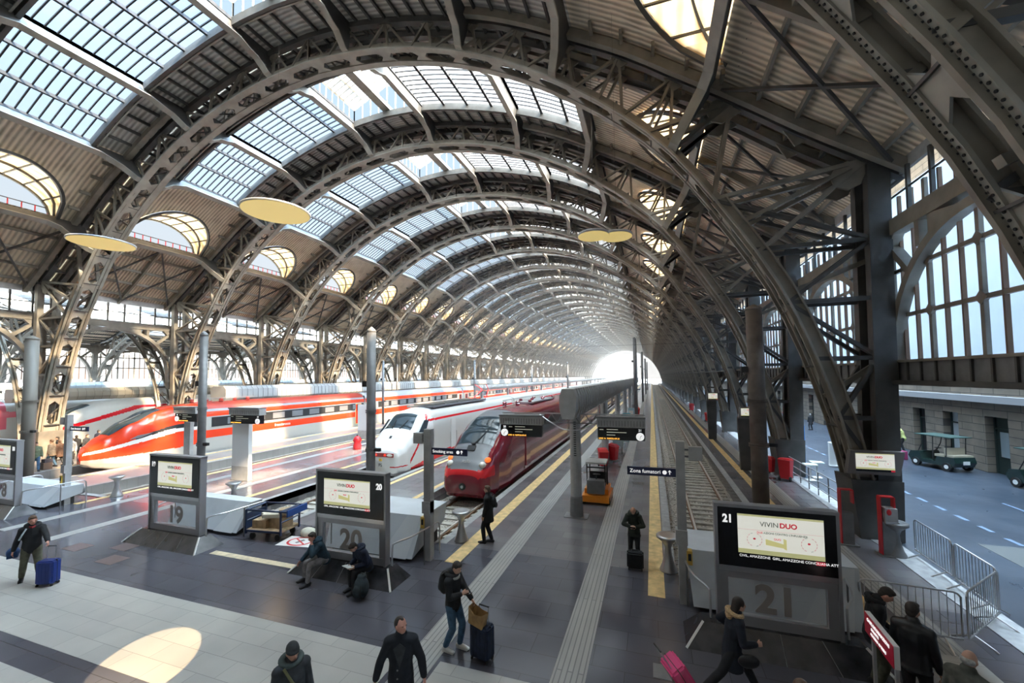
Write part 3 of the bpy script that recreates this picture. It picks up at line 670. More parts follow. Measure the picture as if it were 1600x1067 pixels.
# tracks
rng = random.Random(3)
TN = ['track 21 beside the right platform', 'maroon train track', 'white train track', 'empty sunlit track', 'orange train track', 'first track beyond the left piers', 'second track beyond the left piers', 'far left track']
for q, (e0, e1) in enumerate(TR):
    xc = (e0 + e1) / 2 + (0.18 if q == 0 else 0)
    t = thing('railway_track', f'two rails on sleepers and ballast, {TN[q]}', 'railway track', (xc, 0, 0))
    # ballast with real relief near the camera
    bb = MB(); nx = 9; ny = 150
    rows = []
    yy = [12.0 + 0.16 * i for i in range(160)] + [38 + 6 * i for i in range(39)]
    for y in yy: rows.append([(lerp(e0, e1, i / nx) - xc, y, -0.55 + (rng.uniform(-.035, .035) if y < 38 else 0)) for i in range(nx + 1)])
    bb.grid(rows, BALL); tag(bb.build('ballast', t), kind='stuff')
    rr = [MB(), MB()]
    for i, s in enumerate((-1, 1)):
        rr[i].b2((s * .75 - .035, 12.2, -0.46), (s * .75 + .035, YE, -0.38), RAILT); rr[i].b2((s * .75 - .07, 12.2, -0.55), (s * .75 + .07, YE, -0.44), RUST); rr[i].build('rail', t)
    sb = MB(); y = 12.4
    while y < 110: sb.box((0, y, -0.53), (2.3, 0.24, 0.08), SLP); y += 0.6
    tag(sb.build('sleepers', t), kind='stuff')
    wq = MB(); wq.b2((-1.5, FY - .1, -1.0), (1.5, FY + .25, 0.0), EDGEF); wq.build('track_end_wall', t)
gnd = MB(); gnd.b2((-400, -60, -1.4), (300, 700, -0.95), mat('open_ground', (0.45, 0.42, 0.38), 0.9, 0, .2, .2)); struct(gnd.build('floor_outside'))

# ------------------------------------------------------------------ stone building beyond the plaza (right)
STONE = tile_mat('rusticated_stone', (0.26, 0.215, 0.165), (0.20, 0.17, 0.135), (0.09, 0.08, 0.07), 1.6, 0.42, 0.85, 0.6, 1.2, mortar=0.02, vert=True)
bs = MB(); XW = 17.0
doors = [(27.2, 28.7, 'green'), (30.7, 32.0, 'panel'), (33.7, 35.0, 'dark'), (36.6, 37.9, 'glass'), (41, 42.4, 'dark'), (45, 46.4, 'dark'), (49, 50.4, 'dark'), (53, 54.4, 'dark'), (57, 58.4, 'dark'), (61, 62.4, 'dark'), (65, 66.4, 'dark')]
ylast = -3.0
for y0, y1, kd in doors + [(YE, YE, 'end')]:
    bs.add([(XW, ylast, -.1), (XW, y0, -.1), (XW, y0, 3.0), (XW, ylast, 3.0)], [(0, 3, 2, 1)], STONE)
    if kd != 'end':
        bs.b2((XW, y0, -.1), (XW + .5, y0 + .001, 3), STONE); bs.b2((XW, y1, -.1), (XW + .5, y1 + .001, 3), STONE); bs.b2((XW, y0, 3.0), (XW + .5, y1, 3.001), STONE)
    ylast = y1
bs.add([(XW, -3, 3.0), (XW, YE, 3.0), (XW, YE, 5.0), (XW, -3, 5.0)], [(0, 3, 2, 1)], STONE)
bs.b2((XW - .35, 8, 3.75), (XW, YE, 4.1), mat('cornice', (0.40, 0.40, 0.41), .7)); bs.b2((XW - .08, 8, 0), (XW, 27.1, .35), STONE)
wo_ = struct(bs.build('wall_outer_right')); wo_['label'] = 'rusticated stone station building with doors beyond the plaza'
GREEN = mat('dark_green_door', (0.03, 0.045, 0.04), 0.5); DG = mat('door_glass', (0.30, 0.36, 0.38), 0.15)
for i, (y0, y1, kd) in enumerate(doors):
    d = struct(empty(f'door_{i + 1}', (XW + .45, (y0 + y1) / 2, 0)))
    b = MB(); wdt = y1 - y0
    b.box((0, 0, 1.45), (0.06, wdt, 3.1), {'green': GREEN, 'panel': mat('pale_door', (0.5, 0.55, 0.56), .5), 'dark': BLACKM, 'glass': GREEN}[kd]); b.build('door_leaf', d)
    b = MB(); b.box((-.05, -wdt / 2 + .05, 1.5), (.1, .1, 3), GREEN); b.box((-.05, wdt / 2 - .05, 1.5), (.1, .1, 3), GREEN); b.box((-.05, 0, 2.35), (.1, wdt, .08), GREEN); b.build('door_frame', d)
    if kd in ('green', 'glass'):
        b = MB(); b.box((-.05, 0, 1.55), (.03, wdt * .55, 1.3), DG); b.build('door_pane', d)

# the station building behind the viewpoint
bk = MB(); bk.b2((-90, -3.0, -1), (-75, -2.0, 30), STONE); bk.b2((-75, -3.0, 0), (35, -2.0, 30), STONE); o = struct(bk.build('wall_back')); o['label'] = 'stone front of the station building facing the tracks'

gl_ = MB(); gl_.b2((-75, -2.0, 25.5), (35, 6.5, 26.0), GREYD); struct(gl_.build('ceiling_sun_cover'))  # unseen cover added to keep sun off the near floor
up = MB(); up.b2((17.6, -3, 5.0), (24, YE, 24.0), STONE); o = struct(up.build('wall_sun_block')); o['label'] = 'added tall block right of the plaza keeping sun off the glass wall'  # added block, its height chosen to shade the glass wall
# ================================================================== TRAINS
def smooth(t): t = max(0, min(1, t)); return t * t * (3 - 2 * t)
def prof(P, y):
    if y <= P[0][0]: return P[0][1]
    for (a, b), (c, d) in zip(P[:-1], P[1:]):
        if y <= c: return lerp(b, d, smooth((y - a) / (c - a)) * 0.5 + 0.5 * (y - a) / (c - a))
    return P[-1][1]
def section(hw, zt, zb, n=40, sh=2.3, bulge=0.0, rr=None):
    """half outline from bottom centre round the side to roof centre: list of (x, z)"""
    out = []; H = zt - zb; zs = zb + H * 0.62
    pts = [(0, zb), (hw * 0.80, zb), (hw * 0.97, zb + min(.25, H * .15)), (hw, zb + H * .3), (hw, zs), (hw * .965, zb + H * .76), (hw * .84, zb + H * .895), (hw * .62, zb + H * .965), (hw * .3, zt - H * .006), (0, zt)]
    return [(v.x, v.z) for v in catmull([(a, 0, b) for a, b in pts], n)]
def loft_train(ys, top, bot, hwp, colour, n=40, sec=section):
    b = MB(); rows = []
    for y in ys:
        s = sec(prof(hwp, y), prof(top, y), prof(bot, y), n)
        rows.append([(x, y, z) for x, z in s] + [(-x, y, z) for x, z in reversed(s[1:-1])])
    K = len(rows[0]); P = [p for r in rows for p in r]
    b.v = P
    for i in range(len(rows) - 1):
        for k in range(K):
            f = (i * K + k, i * K + (k + 1) % K, (i + 1) * K + (k + 1) % K, (i + 1) * K + k)
            c = [sum(P[q][j] for q in f) / 4 for j in range(3)]
            b.f.append(f); b.m.append(b.mi(colour(abs(c[0]), c[1], c[2], c[0])))
    b.f.append(tuple(range(K - 1, -1, -1))); b.m.append(b.mi(colour(0, ys[0], (rows[0][0][2] + rows[0][n - 1][2]) / 2, 0)))
    b.f.append(tuple((len(rows) - 1) * K + k for k in range(K))); b.m.append(0)
    return b
TRED = mat('train_red', (0.72, 0.045, 0.012), 0.22, coat=0.5); TSIL = mat('train_silver', (0.44, 0.425, 0.395), 0.3, 0.2); TWIN = mat('train_window_band', (0.03, 0.032, 0.035), 0.15)
TGREY = mat('train_grey', (0.16, 0.165, 0.18), 0.3); TWHT = mat('train_white', (0.72, 0.72, 0.71), 0.25, coat=0.3); TMAR = mat('train_maroon', (0.20, 0.008, 0.022), 0.18, coat=0.6)
TGLS = mat('train_windscreen', (0.035, 0.05, 0.06), 0.08, spec=.35); TUND = mat('train_underframe', (0.06, 0.055, 0.05), 0.8); TRF = mat('train_roof_red', (0.42, 0.05, 0.03), 0.45); LAMP = mat('train_headlamp', (0.85, 0.85, 0.8), 0.1)
TBRD = mat('train_bright_red', (0.62, 0.012, 0.02), 0.2, coat=0.4); TROOF = mat('train_roof_grey', (0.33, 0.33, 0.35), 0.5)
def frange(a, b, st):
    n = max(1, int(round((b - a) / st))); return [a + (b - a) * i / n for i in range(n + 1)]
def bogies(t, y, hw):
    b = MB(); b.box((0, y, -.42), (2.0, 3.4, .3), TUND)
    for dy in (-1.15, 1.15):
        for s in (-1, 1): b.tube([(s * .68, y + dy, -.17), (s * .82, y + dy, -.17)], .42, TUND, 18)
    b.build('bogie', t)
def carriage(t, y0, y1, hw, zt, zb, colour, doors=True, winz=(1.75, 2.5), glassm=None, nwin=None, wm=TWIN, frame=None):
    c = loft_train([y0, y0 + .05] + frange(y0 + .3, y1 - .3, 4.0) + [y1 - .05, y1], [(y0, zt)], [(y0, zb)], [(y0, hw - .06), (y0 + .05, hw), (y1 - .05, hw), (y1, hw - .06)], colour, 72).build('carriage', t, True)
    wb_ = MB()
    for s in (-1, 1):
        wb_.box((s * (hw + .004), (y0 + y1) / 2, (winz[0] + winz[1]) / 2), (.02, (y1 - y0) - 4.4, winz[1] - winz[0]), wm)
        n = int((y1 - y0 - 5) / 1.9)
        for i in range(n):
            yy = y0 + 2.7 + i * 1.9; wb_.box((s * (hw + .012), yy + .85, (winz[0] + winz[1]) / 2), (.02, 1.35, (winz[1] - winz[0]) * .78), TGREY)
    wb_.build('window_band', c)
    if doors:
        for yy in (y0 + 1.05, y1 - 1.05):
            for s in (-1, 1):
                d = MB(); d.box((s * (hw + .012), yy, 1.35), (.03, 1.0, 2.35), frame or TSIL); d.box((s * (hw + .022), yy, 1.35), (.03, .86, 2.22), TBRD if frame else TGREY); d.box((s * (hw + .034), yy, 1.95), (.02, .45, .8), TWIN); d.build('door', c)
    bogies(c, y0 + 2.6, hw); bogies(c, y1 - 2.6, hw)
    return c
def gangway(t, y0, y1, hw, zt, zb):
    b = MB(); b.b2((-hw + .25, y0 - .02, zb + .2), (hw - .25, y1 + .02, zt - .25), RUBBER); b.build('gangway', t)

# ---- orange high-speed train (far left)
def c_red(ax, y, z, x):
    # y local, nose tip at 0
    if y < 6.2:
        band = 0.98 + 0.21 * min(y, 6) if y > .3 else 0.95
        zw = 0.32 + 0.02 * y
        if z < zw + (0.25 if y < 3 else .25): return TSIL
        lo, hi = 0.86 + .20 * y, 1.0 + .25 * y
        lo = min(lo, 1.78); hi = min(hi, 2.02)
        if lo < z < hi and ax > .25: return TWHT
        if hi <= z < hi + .03 + .05 * y and y > 1.6 and ax > .6: return TWIN if y > 2.2 else TRED
        # side of the windscreen recess
        return TRED
    if z < .75: return TSIL
    if z < 1.05: return TSIL
    if z < 1.62: return TRED
    if z < 1.72: return TSIL
    if z < 2.62: return TSIL
    if z < 2.95: return TRED
    return TRF if y < 25 and z > 3.2 else (TRED if z < 3.0 else TROOF)
def t_red(XT, YN, label, ncar=6):
    t = thing('high_speed_train', label, 'train', (XT, YN, 0), 0)
    top = [(0, 0.95), (.25, 1.35), (1.0, 1.9), (2.2, 2.75), (3.4, 3.35), (4.6, 3.6), (6.2, 3.68), (30, 3.68)]
    bot = [(0, 0.35), (.5, .05), (1.3, -.15), (3, -.32), (30, -.32)]
    hwp = [(0, .18), (.25, .55), (.8, .88), (1.8, 1.12), (3.2, 1.32), (5.0, 1.41), (30, 1.42)]
    n = loft_train(frange(0, 6.4, .055) + frange(8, 24, 4), top, bot, hwp, c_red, 130).build('nose', t, True)
    # windscreen laid on the nose
    ws = MB(); rows = []
    for i in range(17):
        y = lerp(1.15, 3.8, i / 16); zt = prof(top, y); zb = prof(bot, y); hw = prof(hwp, y); s = section(hw, zt, zb, 90)
        wdt = lerp(.34, .86, math.sin(PI * min(1, i / 16 * .62 + .1))); r = []
        for k in range(13):
            u = lerp(-1, 1, k / 12); tx = abs(u) * wdt; z = zt
            for (xa, za), (xb, zb2) in zip(s[:-1], s[1:]):
                if za > .6 * zt and min(xa, xb) <= tx <= max(xa, xb): z = lerp(za, zb2, (tx - xa) / (xb - xa + 1e-9)); break
            r.append((tx * (1 if u > 0 else -1), y, z + .025))
        rows.append(r)
    ws.grid(rows, TGLS); ws.build('windscreen', t, True)
    wr_ = MB()
    wr_.bar((.0, 1.9, prof(top, 1.9) + .06), (.28, 2.9, prof(top, 2.9) + .02), .04, .03, CHROME)
    wr_.build('wiper', t)
    for s in (-1, 1):
        b = MB(); b.poly([(s * 1.16, 1.9, 1.62), (s * 1.19, 2.3, 1.82), (s * 1.28, 3.1, 1.92), (s * 1.2, 2.4, 1.66)], (s * .06, 0, 0), TGREY); b.build('headlamp', t)
        b = MB(); b.box((s * 1.405, 5.3, 2.35), (.06, .75, .6), TWIN); b.box((s * 1.43, 5.3, 2.36), (.03, .5, .42), LAMP); b.build('side_window', t)
    wb_ = MB()
    for s in (-1, 1):
        wb_.box((s * 1.43, 15.3, 2.2), (.02, 17.0, .72), TWIN)
        for i in range(8): wb_.box((s * 1.44, 8.6 + i * 2.0, 2.2), (.02, 1.2, .5), TGREY)
    wb_.build('window_band', t)
    for s in (-1, 1):
        d = MB(); d.box((s * 1.432, 22.9, 1.4), (.03, .95, 2.3), mat('door_frame_yellow', (.75, .6, .25), .4)); d.box((s * 1.44, 22.9, 1.4), (.03, .8, 2.16), TRED); d.box((s * 1.45, 22.9, 2.1), (.02, .42, .7), TWIN); d.build('door', t)
    bogies(t, 4.5, 1.4); bogies(t, 21, 1.4)
    y = 24.25
    for i in range(ncar): gangway(t, y - .3, y, 1.42, 3.6, -.3); carriage(t, y, y + 25.5, 1.42, 3.68, -.32, lambda ax, yy, z, x: c_red(ax, 30, z, x), True, (1.85, 2.55), frame=mat('door_frame_yellow', (.75, .6, .25), .4)); y += 25.8
    b = MB()
    for i in range(7): b.lathe([(.12, 0), (.16, .06), (.1, .12), (.16, .18), (.08, .26)], (-.5 + .5 * (i % 3), 6.6 + .75 * i, 3.66), TRF, 8)
    b.bar((-.6, 6.3, 3.95), (-.2, 11.5, 3.95), .05, .05, CHROME); b.bar((.6, 6.3, 3.9), (.2, 11.5, 3.9), .05, .05, CHROME)
    b.build('roof_equipment', t)
    text('frecciarossa', .34, TWHT, t, (1.45, 13.0, 1.34), (PI / 2, 0, PI / 2))
    return t
t_red(-33.2, 15.0, 'orange and silver high-speed train with a long pointed nose on the sunlit left')

# ---- white high-speed locomotive train (middle)
def c_wht(ax, y, z, x):
    if z < .0: return TUND if y > 1.6 else TROOF
    if y < 1.05:
        if .3 < z < .36 and ax < 1.25: return TBRD
        return TWHT
    if y < 3.2 and .35 < z and ax > 1.05:
        zc = .35 + (y - 1.05) * 1.25
        if zc < z < zc + .22: return TBRD
    if y > 1.1 and ax > .9:
        lo = .12 + .0 * y
        if y < 3.4 and .0 < z < .12 + .14 * (y - 1): return TBRD
        if y >= 3.4 and .12 < z < .62 - .1 * smooth((y - 3.4) / 4): return TBRD
    if y > 3.0 and 2.62 < z < 2.76 and ax > 1.1: return TBRD
    if y > 4.0 and z > 3.28: return TROOF
    return TWHT if y < 3.5 else TSILW
TSILW = mat('train_pale_grey', (0.50, 0.50, 0.48), 0.3)
def t_wht(XT, YN, label):
    t = thing('high_speed_train', label, 'train', (XT, YN, 0), 0)
    top = [(0, 1.12), (.12, 1.3), (.6, 1.62), (1.2, 2.08), (1.6, 2.36), (2.6, 3.12), (3.3, 3.33), (4.2, 3.42), (20, 3.42)]
    bot = [(0, -.12), (.5, -.28), (20, -.28)]
    hwp = [(0, .62), (.05, .9), (.14, 1.05), (.7, 1.24), (1.8, 1.38), (3, 1.42), (20, 1.42)]
    loft_train(frange(0, 4.6, .05) + frange(6, 20, 1), top, bot, hwp, c_wht, 120).build('locomotive_body', t, True)
    def on_nose(y, tx, off=.02):
        s = section(prof(hwp, y), prof(top, y), prof(bot, y), 90); z = prof(top, y)
        for (xa, za), (xb, zb2) in zip(s[:-1], s[1:]):
            if za > .55 * prof(top, y) and min(xa, xb) <= abs(tx) <= max(xa, xb): z = lerp(za, zb2, (abs(tx) - xa) / (xb - xa + 1e-9)); break
        return (tx, y, z + off)
    ws = MB(); ws.grid([[on_nose(lerp(1.55, 2.62, i / 10), lerp(-1, 1, k / 12) * lerp(.95, .80, i / 10)) for k in range(13)] for i in range(11)], TGLS); ws.build('windscreen', t, True)
    b = MB()
    for s in (-1, 1): b.bar(on_nose(1.45, s * .25, .05), on_nose(2.1, s * .42, .05), .035, .03, BLACKM)
    b.build('wiper', t)
    for s in (-1, 1):
        b = MB(); b.poly([(s * 1.36, 1.75, 2.0), (s * 1.30, 2.55, 2.75), (s * 1.33, 2.95, 2.7), (s * 1.39, 2.5, 2.0)], (s * .05, 0, 0), TGLS); b.build('side_window', t)
        b = MB()
        b.ell((s * .62, -.01, 1.0), (.22, .05, .09), LAMP, 14); b.ell((s * .30, -.01, 1.0), (.10, .05, .08), mat('tail_lamp', (.8, .05, .03), .2, emit=.4), 12); b.build('headlamp', t)
    b = MB(); b.box((0, .0, 1.0), (1.72, .06, .22), mat('lamp_recess', (.35, .06, .06), .3)); b.box((0, -.01, .72), (.2, .04, .14), YELL); b.build('lamp_panel', t)
    b = MB(); b.box((0, .93, 1.87), (.16, .02, .2), BLACKM, rx=-.8); b.build('badge', t)
    text('FS', .26, BLACKM, t, (0, -.03, .42))
    b = MB(); b.box((0, 8.6, 3.44), (2.0, 9.0, .12), TGREY)
    for i in range(4): b.box((0, 5.4 + 2.1 * i, 3.52), (1.5, 1.7, .08), TUND)
    b.build('roof_equipment', t)
    for s in (-1, 1):
        b = MB(); b.box((s * 1.43, 6.2, 1.5), (.02, .7, 2.0), TWHT); b.bar((s * 1.46, 5.75, .6), (s * 1.46, 5.75, 1.6), .03, .03, CHROME); b.bar((s * 1.46, 6.65, .6), (s * 1.46, 6.65, 1.6), .03, .03, CHROME); b.build('door', t)
    bogies(t, 3.8, 1.4); bogies(t, 15.5, 1.4)
    b = MB()
    for s in (-1, 1): b.bar((s * .6, 14.0, 3.5), (s * .3, 15.4, 4.2), .05, .05, RED); b.bar((s * .3, 15.4, 4.2), (s * .6, 14.2, 4.75), .04, .04, RED)
    b.bar((-.9, 14.2, 4.75), (.9, 14.2, 4.75), .06, .05, TUND); b.build('pantograph', t)
    y = 20.3
    for i in range(7):
        gangway(t, y - .3, y, 1.42, 3.4, -.2)
        carriage(t, y, y + 25.5, 1.42, 3.42, -.28, lambda ax, yy, z, x: TUND if z < .05 else TBRD if (.12 < z < .5 or 2.62 < z < 2.76) else TSILW if z > 3.1 else TSILW, True, (1.6, 2.35)); y += 25.8
    return t
t_wht(-14.85, 19.6, 'white and pale grey train with red stripes and sloping windscreen in the middle')

# ---- maroon high-speed train (nearest)
def c_mar(ax, y, z, x):
    if z < -.05 and y > 1.0: return TUND
    if y < .9 and .82 < z < 1.12 + .2 * y: return TBRD
    if y < 4.6:
        lim = .78 + .05 * y
        if z > 1.05 + .16 * y + .10 * y * (ax > .9) and ax < lim + .1 and z > 1.1: return TGREY
    if y > 5 and z > 3.1: return TMAR
    return TMAR
def t_mar(XT, YN, label):
    t = thing('high_speed_train', label, 'train', (XT, YN, 0), 0)
    top = [(0, .95), (.1, 1.15), (.45, 1.5), (1.2, 2.1), (2.2, 2.75), (3.4, 3.3), (4.8, 3.55), (6.5, 3.6), (30, 3.6)]
    bot = [(0, .12), (.3, -.12), (1, -.25), (30, -.25)]
    hwp = [(0, .82), (.12, 1.0), (.5, 1.17), (1.3, 1.3), (2.8, 1.4), (30, 1.43)]
    loft_train(frange(0, 6.5, .07) + frange(8, 20, 3), top, bot, hwp, c_mar, 90).build('nose', t, True)
    def on_nose(y, tx, off=.02):
        s = section(prof(hwp, y), prof(top, y), prof(bot, y), 90); z = prof(top, y)
        for (xa, za), (xb, zb2) in zip(s[:-1], s[1:]):
            if za > .5 * prof(top, y) and min(xa, xb) <= abs(tx) <= max(xa, xb): z = lerp(za, zb2, (abs(tx) - xa) / (xb - xa + 1e-9)); break
        return (tx, y, z + off)
    ws = MB(); ws.grid([[on_nose(lerp(1.35, 3.3, i / 12), lerp(-1, 1, k / 14) * lerp(.98, .72, i / 12)) for k in range(15)] for i in range(13)], TGLS); ws.build('windscreen', t, True)
    b = MB(); b.lathe([(.10, 0), (.12, .05), (.05, .09)], on_nose(1.25, 0), BLACKM, 14); b.box(on_nose(1.0, 0, .03), (.42, .3, .03), BLACKM, rx=.72); b.bar(on_nose(1.28, .05, .06), on_nose(2.1, .45, .06), .035, .03, BLACKM); b.build('wiper', t)
    for s in (-1, 1):
        b = MB(); b.ell(on_nose(.42, s * .82, -.04), (.17, .17, .15), LAMP, 14); b.ell(on_nose(.75, s * .95, -.05), (.15, .2, .13), mat('orange_lamp', (.8, .16, .03), .2, emit=.35), 14); b.build('headlamp', t)
    b = MB(); b.tube([(0.0, -.05, .42), (0.0, .1, .42)], .16, BLACKM, 18); b.tube([(0.0, -.07, .42), (0.0, .0, .42)], .07, CHROME, 12); b.build('coupler_socket', t)
    text('.italo', .24, TSIL, t, (0, .36, 1.50), (PI * .28, 0, 0)); 
    wb_ = MB()
    for s in (-1, 1):
        wb_.box((s * 1.435, 13.0, 2.15), (.02, 13.0, .78), TWIN)
    wb_.build('window_band', t)
    b = MB()
    for s in (-1, 1): b.box((s * 1.438, 12.5, .30), (.02, 15, .14), TSIL)
    b.build('side_stripe', t)
    b = MB()
    for i in range(9): b.lathe([(.11, 0), (.15, .06), (.1, .12), (.15, .18), (.07, .26)], (-.5 + .5 * (i % 3), 7 + 1.1 * i, 3.58), TMAR, 8)
    b.bar((-.6, 7, 3.9), (-.3, 16.5, 3.9), .05, .05, CHROME); b.box((.1, 12, 3.64), (1.2, 6, .1), TROOF); b.build('roof_equipment', t)
    for s in (-1, 1):
        d = MB(); d.box((s * 1.438, 5.6, 1.45), (.03, .8, 2.2), TMAR); d.box((s * 1.45, 5.6, 2.1), (.02, .45, .7), TWIN); d.build('door', t)
    bogies(t, 3.2, 1.4); bogies(t, 17, 1.4); y = 20.3
    for i in range(8): gangway(t, y - .3, y, 1.42, 3.5, -.2); carriage(t, y, y + 18.5, 1.43, 3.6, -.25, lambda ax, yy, z, x: TUND if z < -.05 else TMAR, True, (1.76, 2.54)); y += 18.8
    return t
t_mar(-8.3, 16.8, 'maroon high-speed train with dark windscreen and red bumper, nearest to the camera')

# ---- trains beyond the left piers
def c_far(ax, y, z, x):
    if y < 8 and ax > .3 and 1.0 + .28 * y < z < 1.25 + .30 * y and z < 3.2: return TBRD
    if y >= 7 and 3.0 < z < 3.2: return TBRD
    if z < .1: return TROOF
    return CREAM
CREAM = mat('train_cream', (0.50, 0.47, 0.41), 0.35)
def t_far(XT, YN, label, col, cab=TGLS, ncar=5, red_low=False):
    t = thing('high_speed_train', label, 'train', (XT, YN, 0), 0)
    top = [(0, 1.0), (.3, 1.5), (1.4, 2.2), (3.0, 3.2), (4.4, 3.72), (6.5, 3.85), (20, 3.85)]; bot = [(0, .1), (.5, -.2), (20, -.28)]; hwp = [(0, .5), (.3, .9), (1.2, 1.2), (3, 1.4), (20, 1.42)]
    loft_train(frange(0, 8, .07) + frange(9, 22, 3), top, bot, hwp, col, 110).build('nose', t, True)
    ws = MB(); ws.grid([[(lerp(-1, 1, k / 10) * .75, lerp(1.9, 3.7, i / 8), prof(top, lerp(1.9, 3.7, i / 8)) + .03 - .1 * abs(lerp(-1, 1, k / 10)) ** 3) for k in range(11)] for i in range(9)], cab); ws.build('windscreen', t, True)
    b = MB(); 
    for s in (-1, 1): b.box((s * 1.43, 14, 2.1), (.02, 13, .7), TWIN)
    b.build('window_band', t); bogies(t, 4, 1.4); bogies(t, 18, 1.4); y = 22.3
    for i in range(ncar): gangway(t, y - .3, y, 1.42, 3.6, -.2); carriage(t, y, y + 25.5, 1.42, 3.85, -.28, lambda ax, yy, z, x: col(ax, 30, z, x), False); y += 25.8
t_far(-45.3, 17.0, 'cream train with a red line above its windows behind the first left pier', c_far)
t_far(-51.0, 12.0, 'pink and red train nose at the left edge of the photo', lambda ax, y, z, x: mat('train_pink', (.68, .12, .16), .3) if (z > 1.6 and y < 6) or 2.5 < z < 3.0 else CREAM)
t_far(-59.5, 16.0, 'pale train on the track farthest to the left', lambda ax, y, z, x: CREAM if z > .4 else TROOF)
# ================================================================== THINGS ON THE CONCOURSE
GRAN = mat('dark_granite', (0.035, 0.036, 0.042), 0.22, 0, .5, 3)
SCRF = mat('screen_frame', (0.36, 0.36, 0.38), 0.35, 0.4); LCDW = mat('screen_white', (0.62, 0.62, 0.56), 0.4, emit=0.32); LCDY = mat('screen_pale_yellow', (0.60, 0.60, 0.30), 0.4, emit=0.18)
LCDR = mat('screen_red', (0.70, 0.03, 0.06), 0.4, emit=0.15); LCDG = mat('screen_grey', (0.16, 0.20, 0.16), 0.4, emit=0.03); LCDO = mat('screen_olive', (0.50, 0.47, 0.20), 0.4, emit=0.3); LCDP = mat('screen_pink', (.62, .36, .36), .4, emit=.2); LCDC = mat('screen_soft_grey', (.42, .46, .42), .4, emit=.15); TXW = mat('white_lettering', (0.85, 0.85, 0.85), 0.4, emit=0.3)
AMB = mat('amber_led', (0.9, 0.42, 0.06), 0.4, emit=0.9); NAVY = mat('navy_sign', (0.012, 0.018, 0.07), 0.3)
TG = bpy.data.materials.new('etched_glass'); TG.use_nodes = True
_n = TG.node_tree.nodes; _b = _n['Principled BSDF']; _b.inputs['Base Color'].default_value = (.6, .63, .66, 1); _b.inputs['Roughness'].default_value = .08; _b.inputs['Alpha'].default_value = .22
BROWNG = mat('etched_numeral', (0.30, 0.275, 0.26), 0.4)
PALEM = mat('pale_painted_metal', (0.60, 0.64, 0.68), 0.4, 0, .08, 1.5)
def ad(parent, x0, x1, z0, z1, y, small=False):
    """the advertisement shown on a screen, facing -Y"""
    W = x1 - x0; H = z1 - z0; cx = (x0 + x1) / 2
    b = MB(); b.b2((x0, y - .004, z0 + H * .12), (x1, y, z1), LCDW); b.b2((x0, y - .006, z0 + H * .12), (x1, y - .001, z0 + H * .22), LCDY)
    b.b2((x0, y - .006, z1 - H * .04), (x1, y - .001, z1), LCDY); b.b2((x0, y - .006, z0 + H * .657), (x1, y - .001, z0 + H * .663), LCDP)
    for u, c in ((-.30, LCDR), (.33, LCDG)):
        px = cx + u * W; pz = z0 + H * .44; r = H * .15
        for k in range(14):
            if k in (3, 10): continue
            a = 2 * PI * k / 14; a2 = a + .3
            b.bar((px + r * math.cos(a), y - .006, pz + r * math.sin(a)), (px + r * math.cos(a2), y - .006, pz + r * math.sin(a2)), .002, H * .014, LCDP if abs(math.cos(a)) > .5 else LCDC)
        b.ell((px, y - .004, pz + H * .02), (H * .028, .004, H * .022), LCDR, 10)
    b.poly([(cx - W * .17, y - .008, z0 + H * .56), (cx + W * .07, y - .008, z0 + H * .53), (cx + W * .07, y - .008, z0 + H * .29), (cx - W * .17, y - .008, z0 + H * .33)], (0, .006, 0), LCDW)
    b.poly([(cx - W * .17, y - .010, z0 + H * .48), (cx + W * .04, y - .010, z0 + H * .40), (cx + W * .04, y - .010, z0 + H * .31), (cx - W * .17, y - .010, z0 + H * .35)], (0, .002, 0), LCDO)
    b.poly([(cx + W * .04, y - .010, z0 + H * .52), (cx + W * .075, y - .010, z0 + H * .50), (cx + W * .075, y - .010, z0 + H * .27), (cx + W * .04, y - .010, z0 + H * .30)], (0, .002, 0), LCDO)
    p = b.build('screen', parent)
    text('VIVIN', H * .15, LCDG, p, (cx - W * .01, y - .008, z0 + H * .80), align='RIGHT'); text('DUO', H * .15, LCDR, p, (cx + W * .0, y - .008, z0 + H * .80), align='LEFT', bold=.004)
    text('DUE', H * .06, LCDR, p, (cx - W * .27, y - .008, z0 + H * .61), align='LEFT'); text("AZIONI CONTRO L'INFLUENZA", H * .06, LCDG, p, (cx - W * .19, y - .008, z0 + H * .61), align='LEFT')
    text('DUO', H * .06, LCDR, p, (cx - W * .03, y - .012, z0 + H * .49))
    k = MB(); k.b2((x0, y - .006, z0), (x1, y - .001, z0 + H * .12), BLACK); k.b2((x1 - W * .1, y - .008, z0 + H * .02), (x1, y - .002, z0 + H * .1), LCDR); k.build('ticker', p)
    if not small: text('CIVIL, AMAZZONE  GIRL, AMAZZONE CONCILIANA ATT', H * .075, TXW, p, (x0 + W * .01, y - .008, z0 + H * .06), align='LEFT')
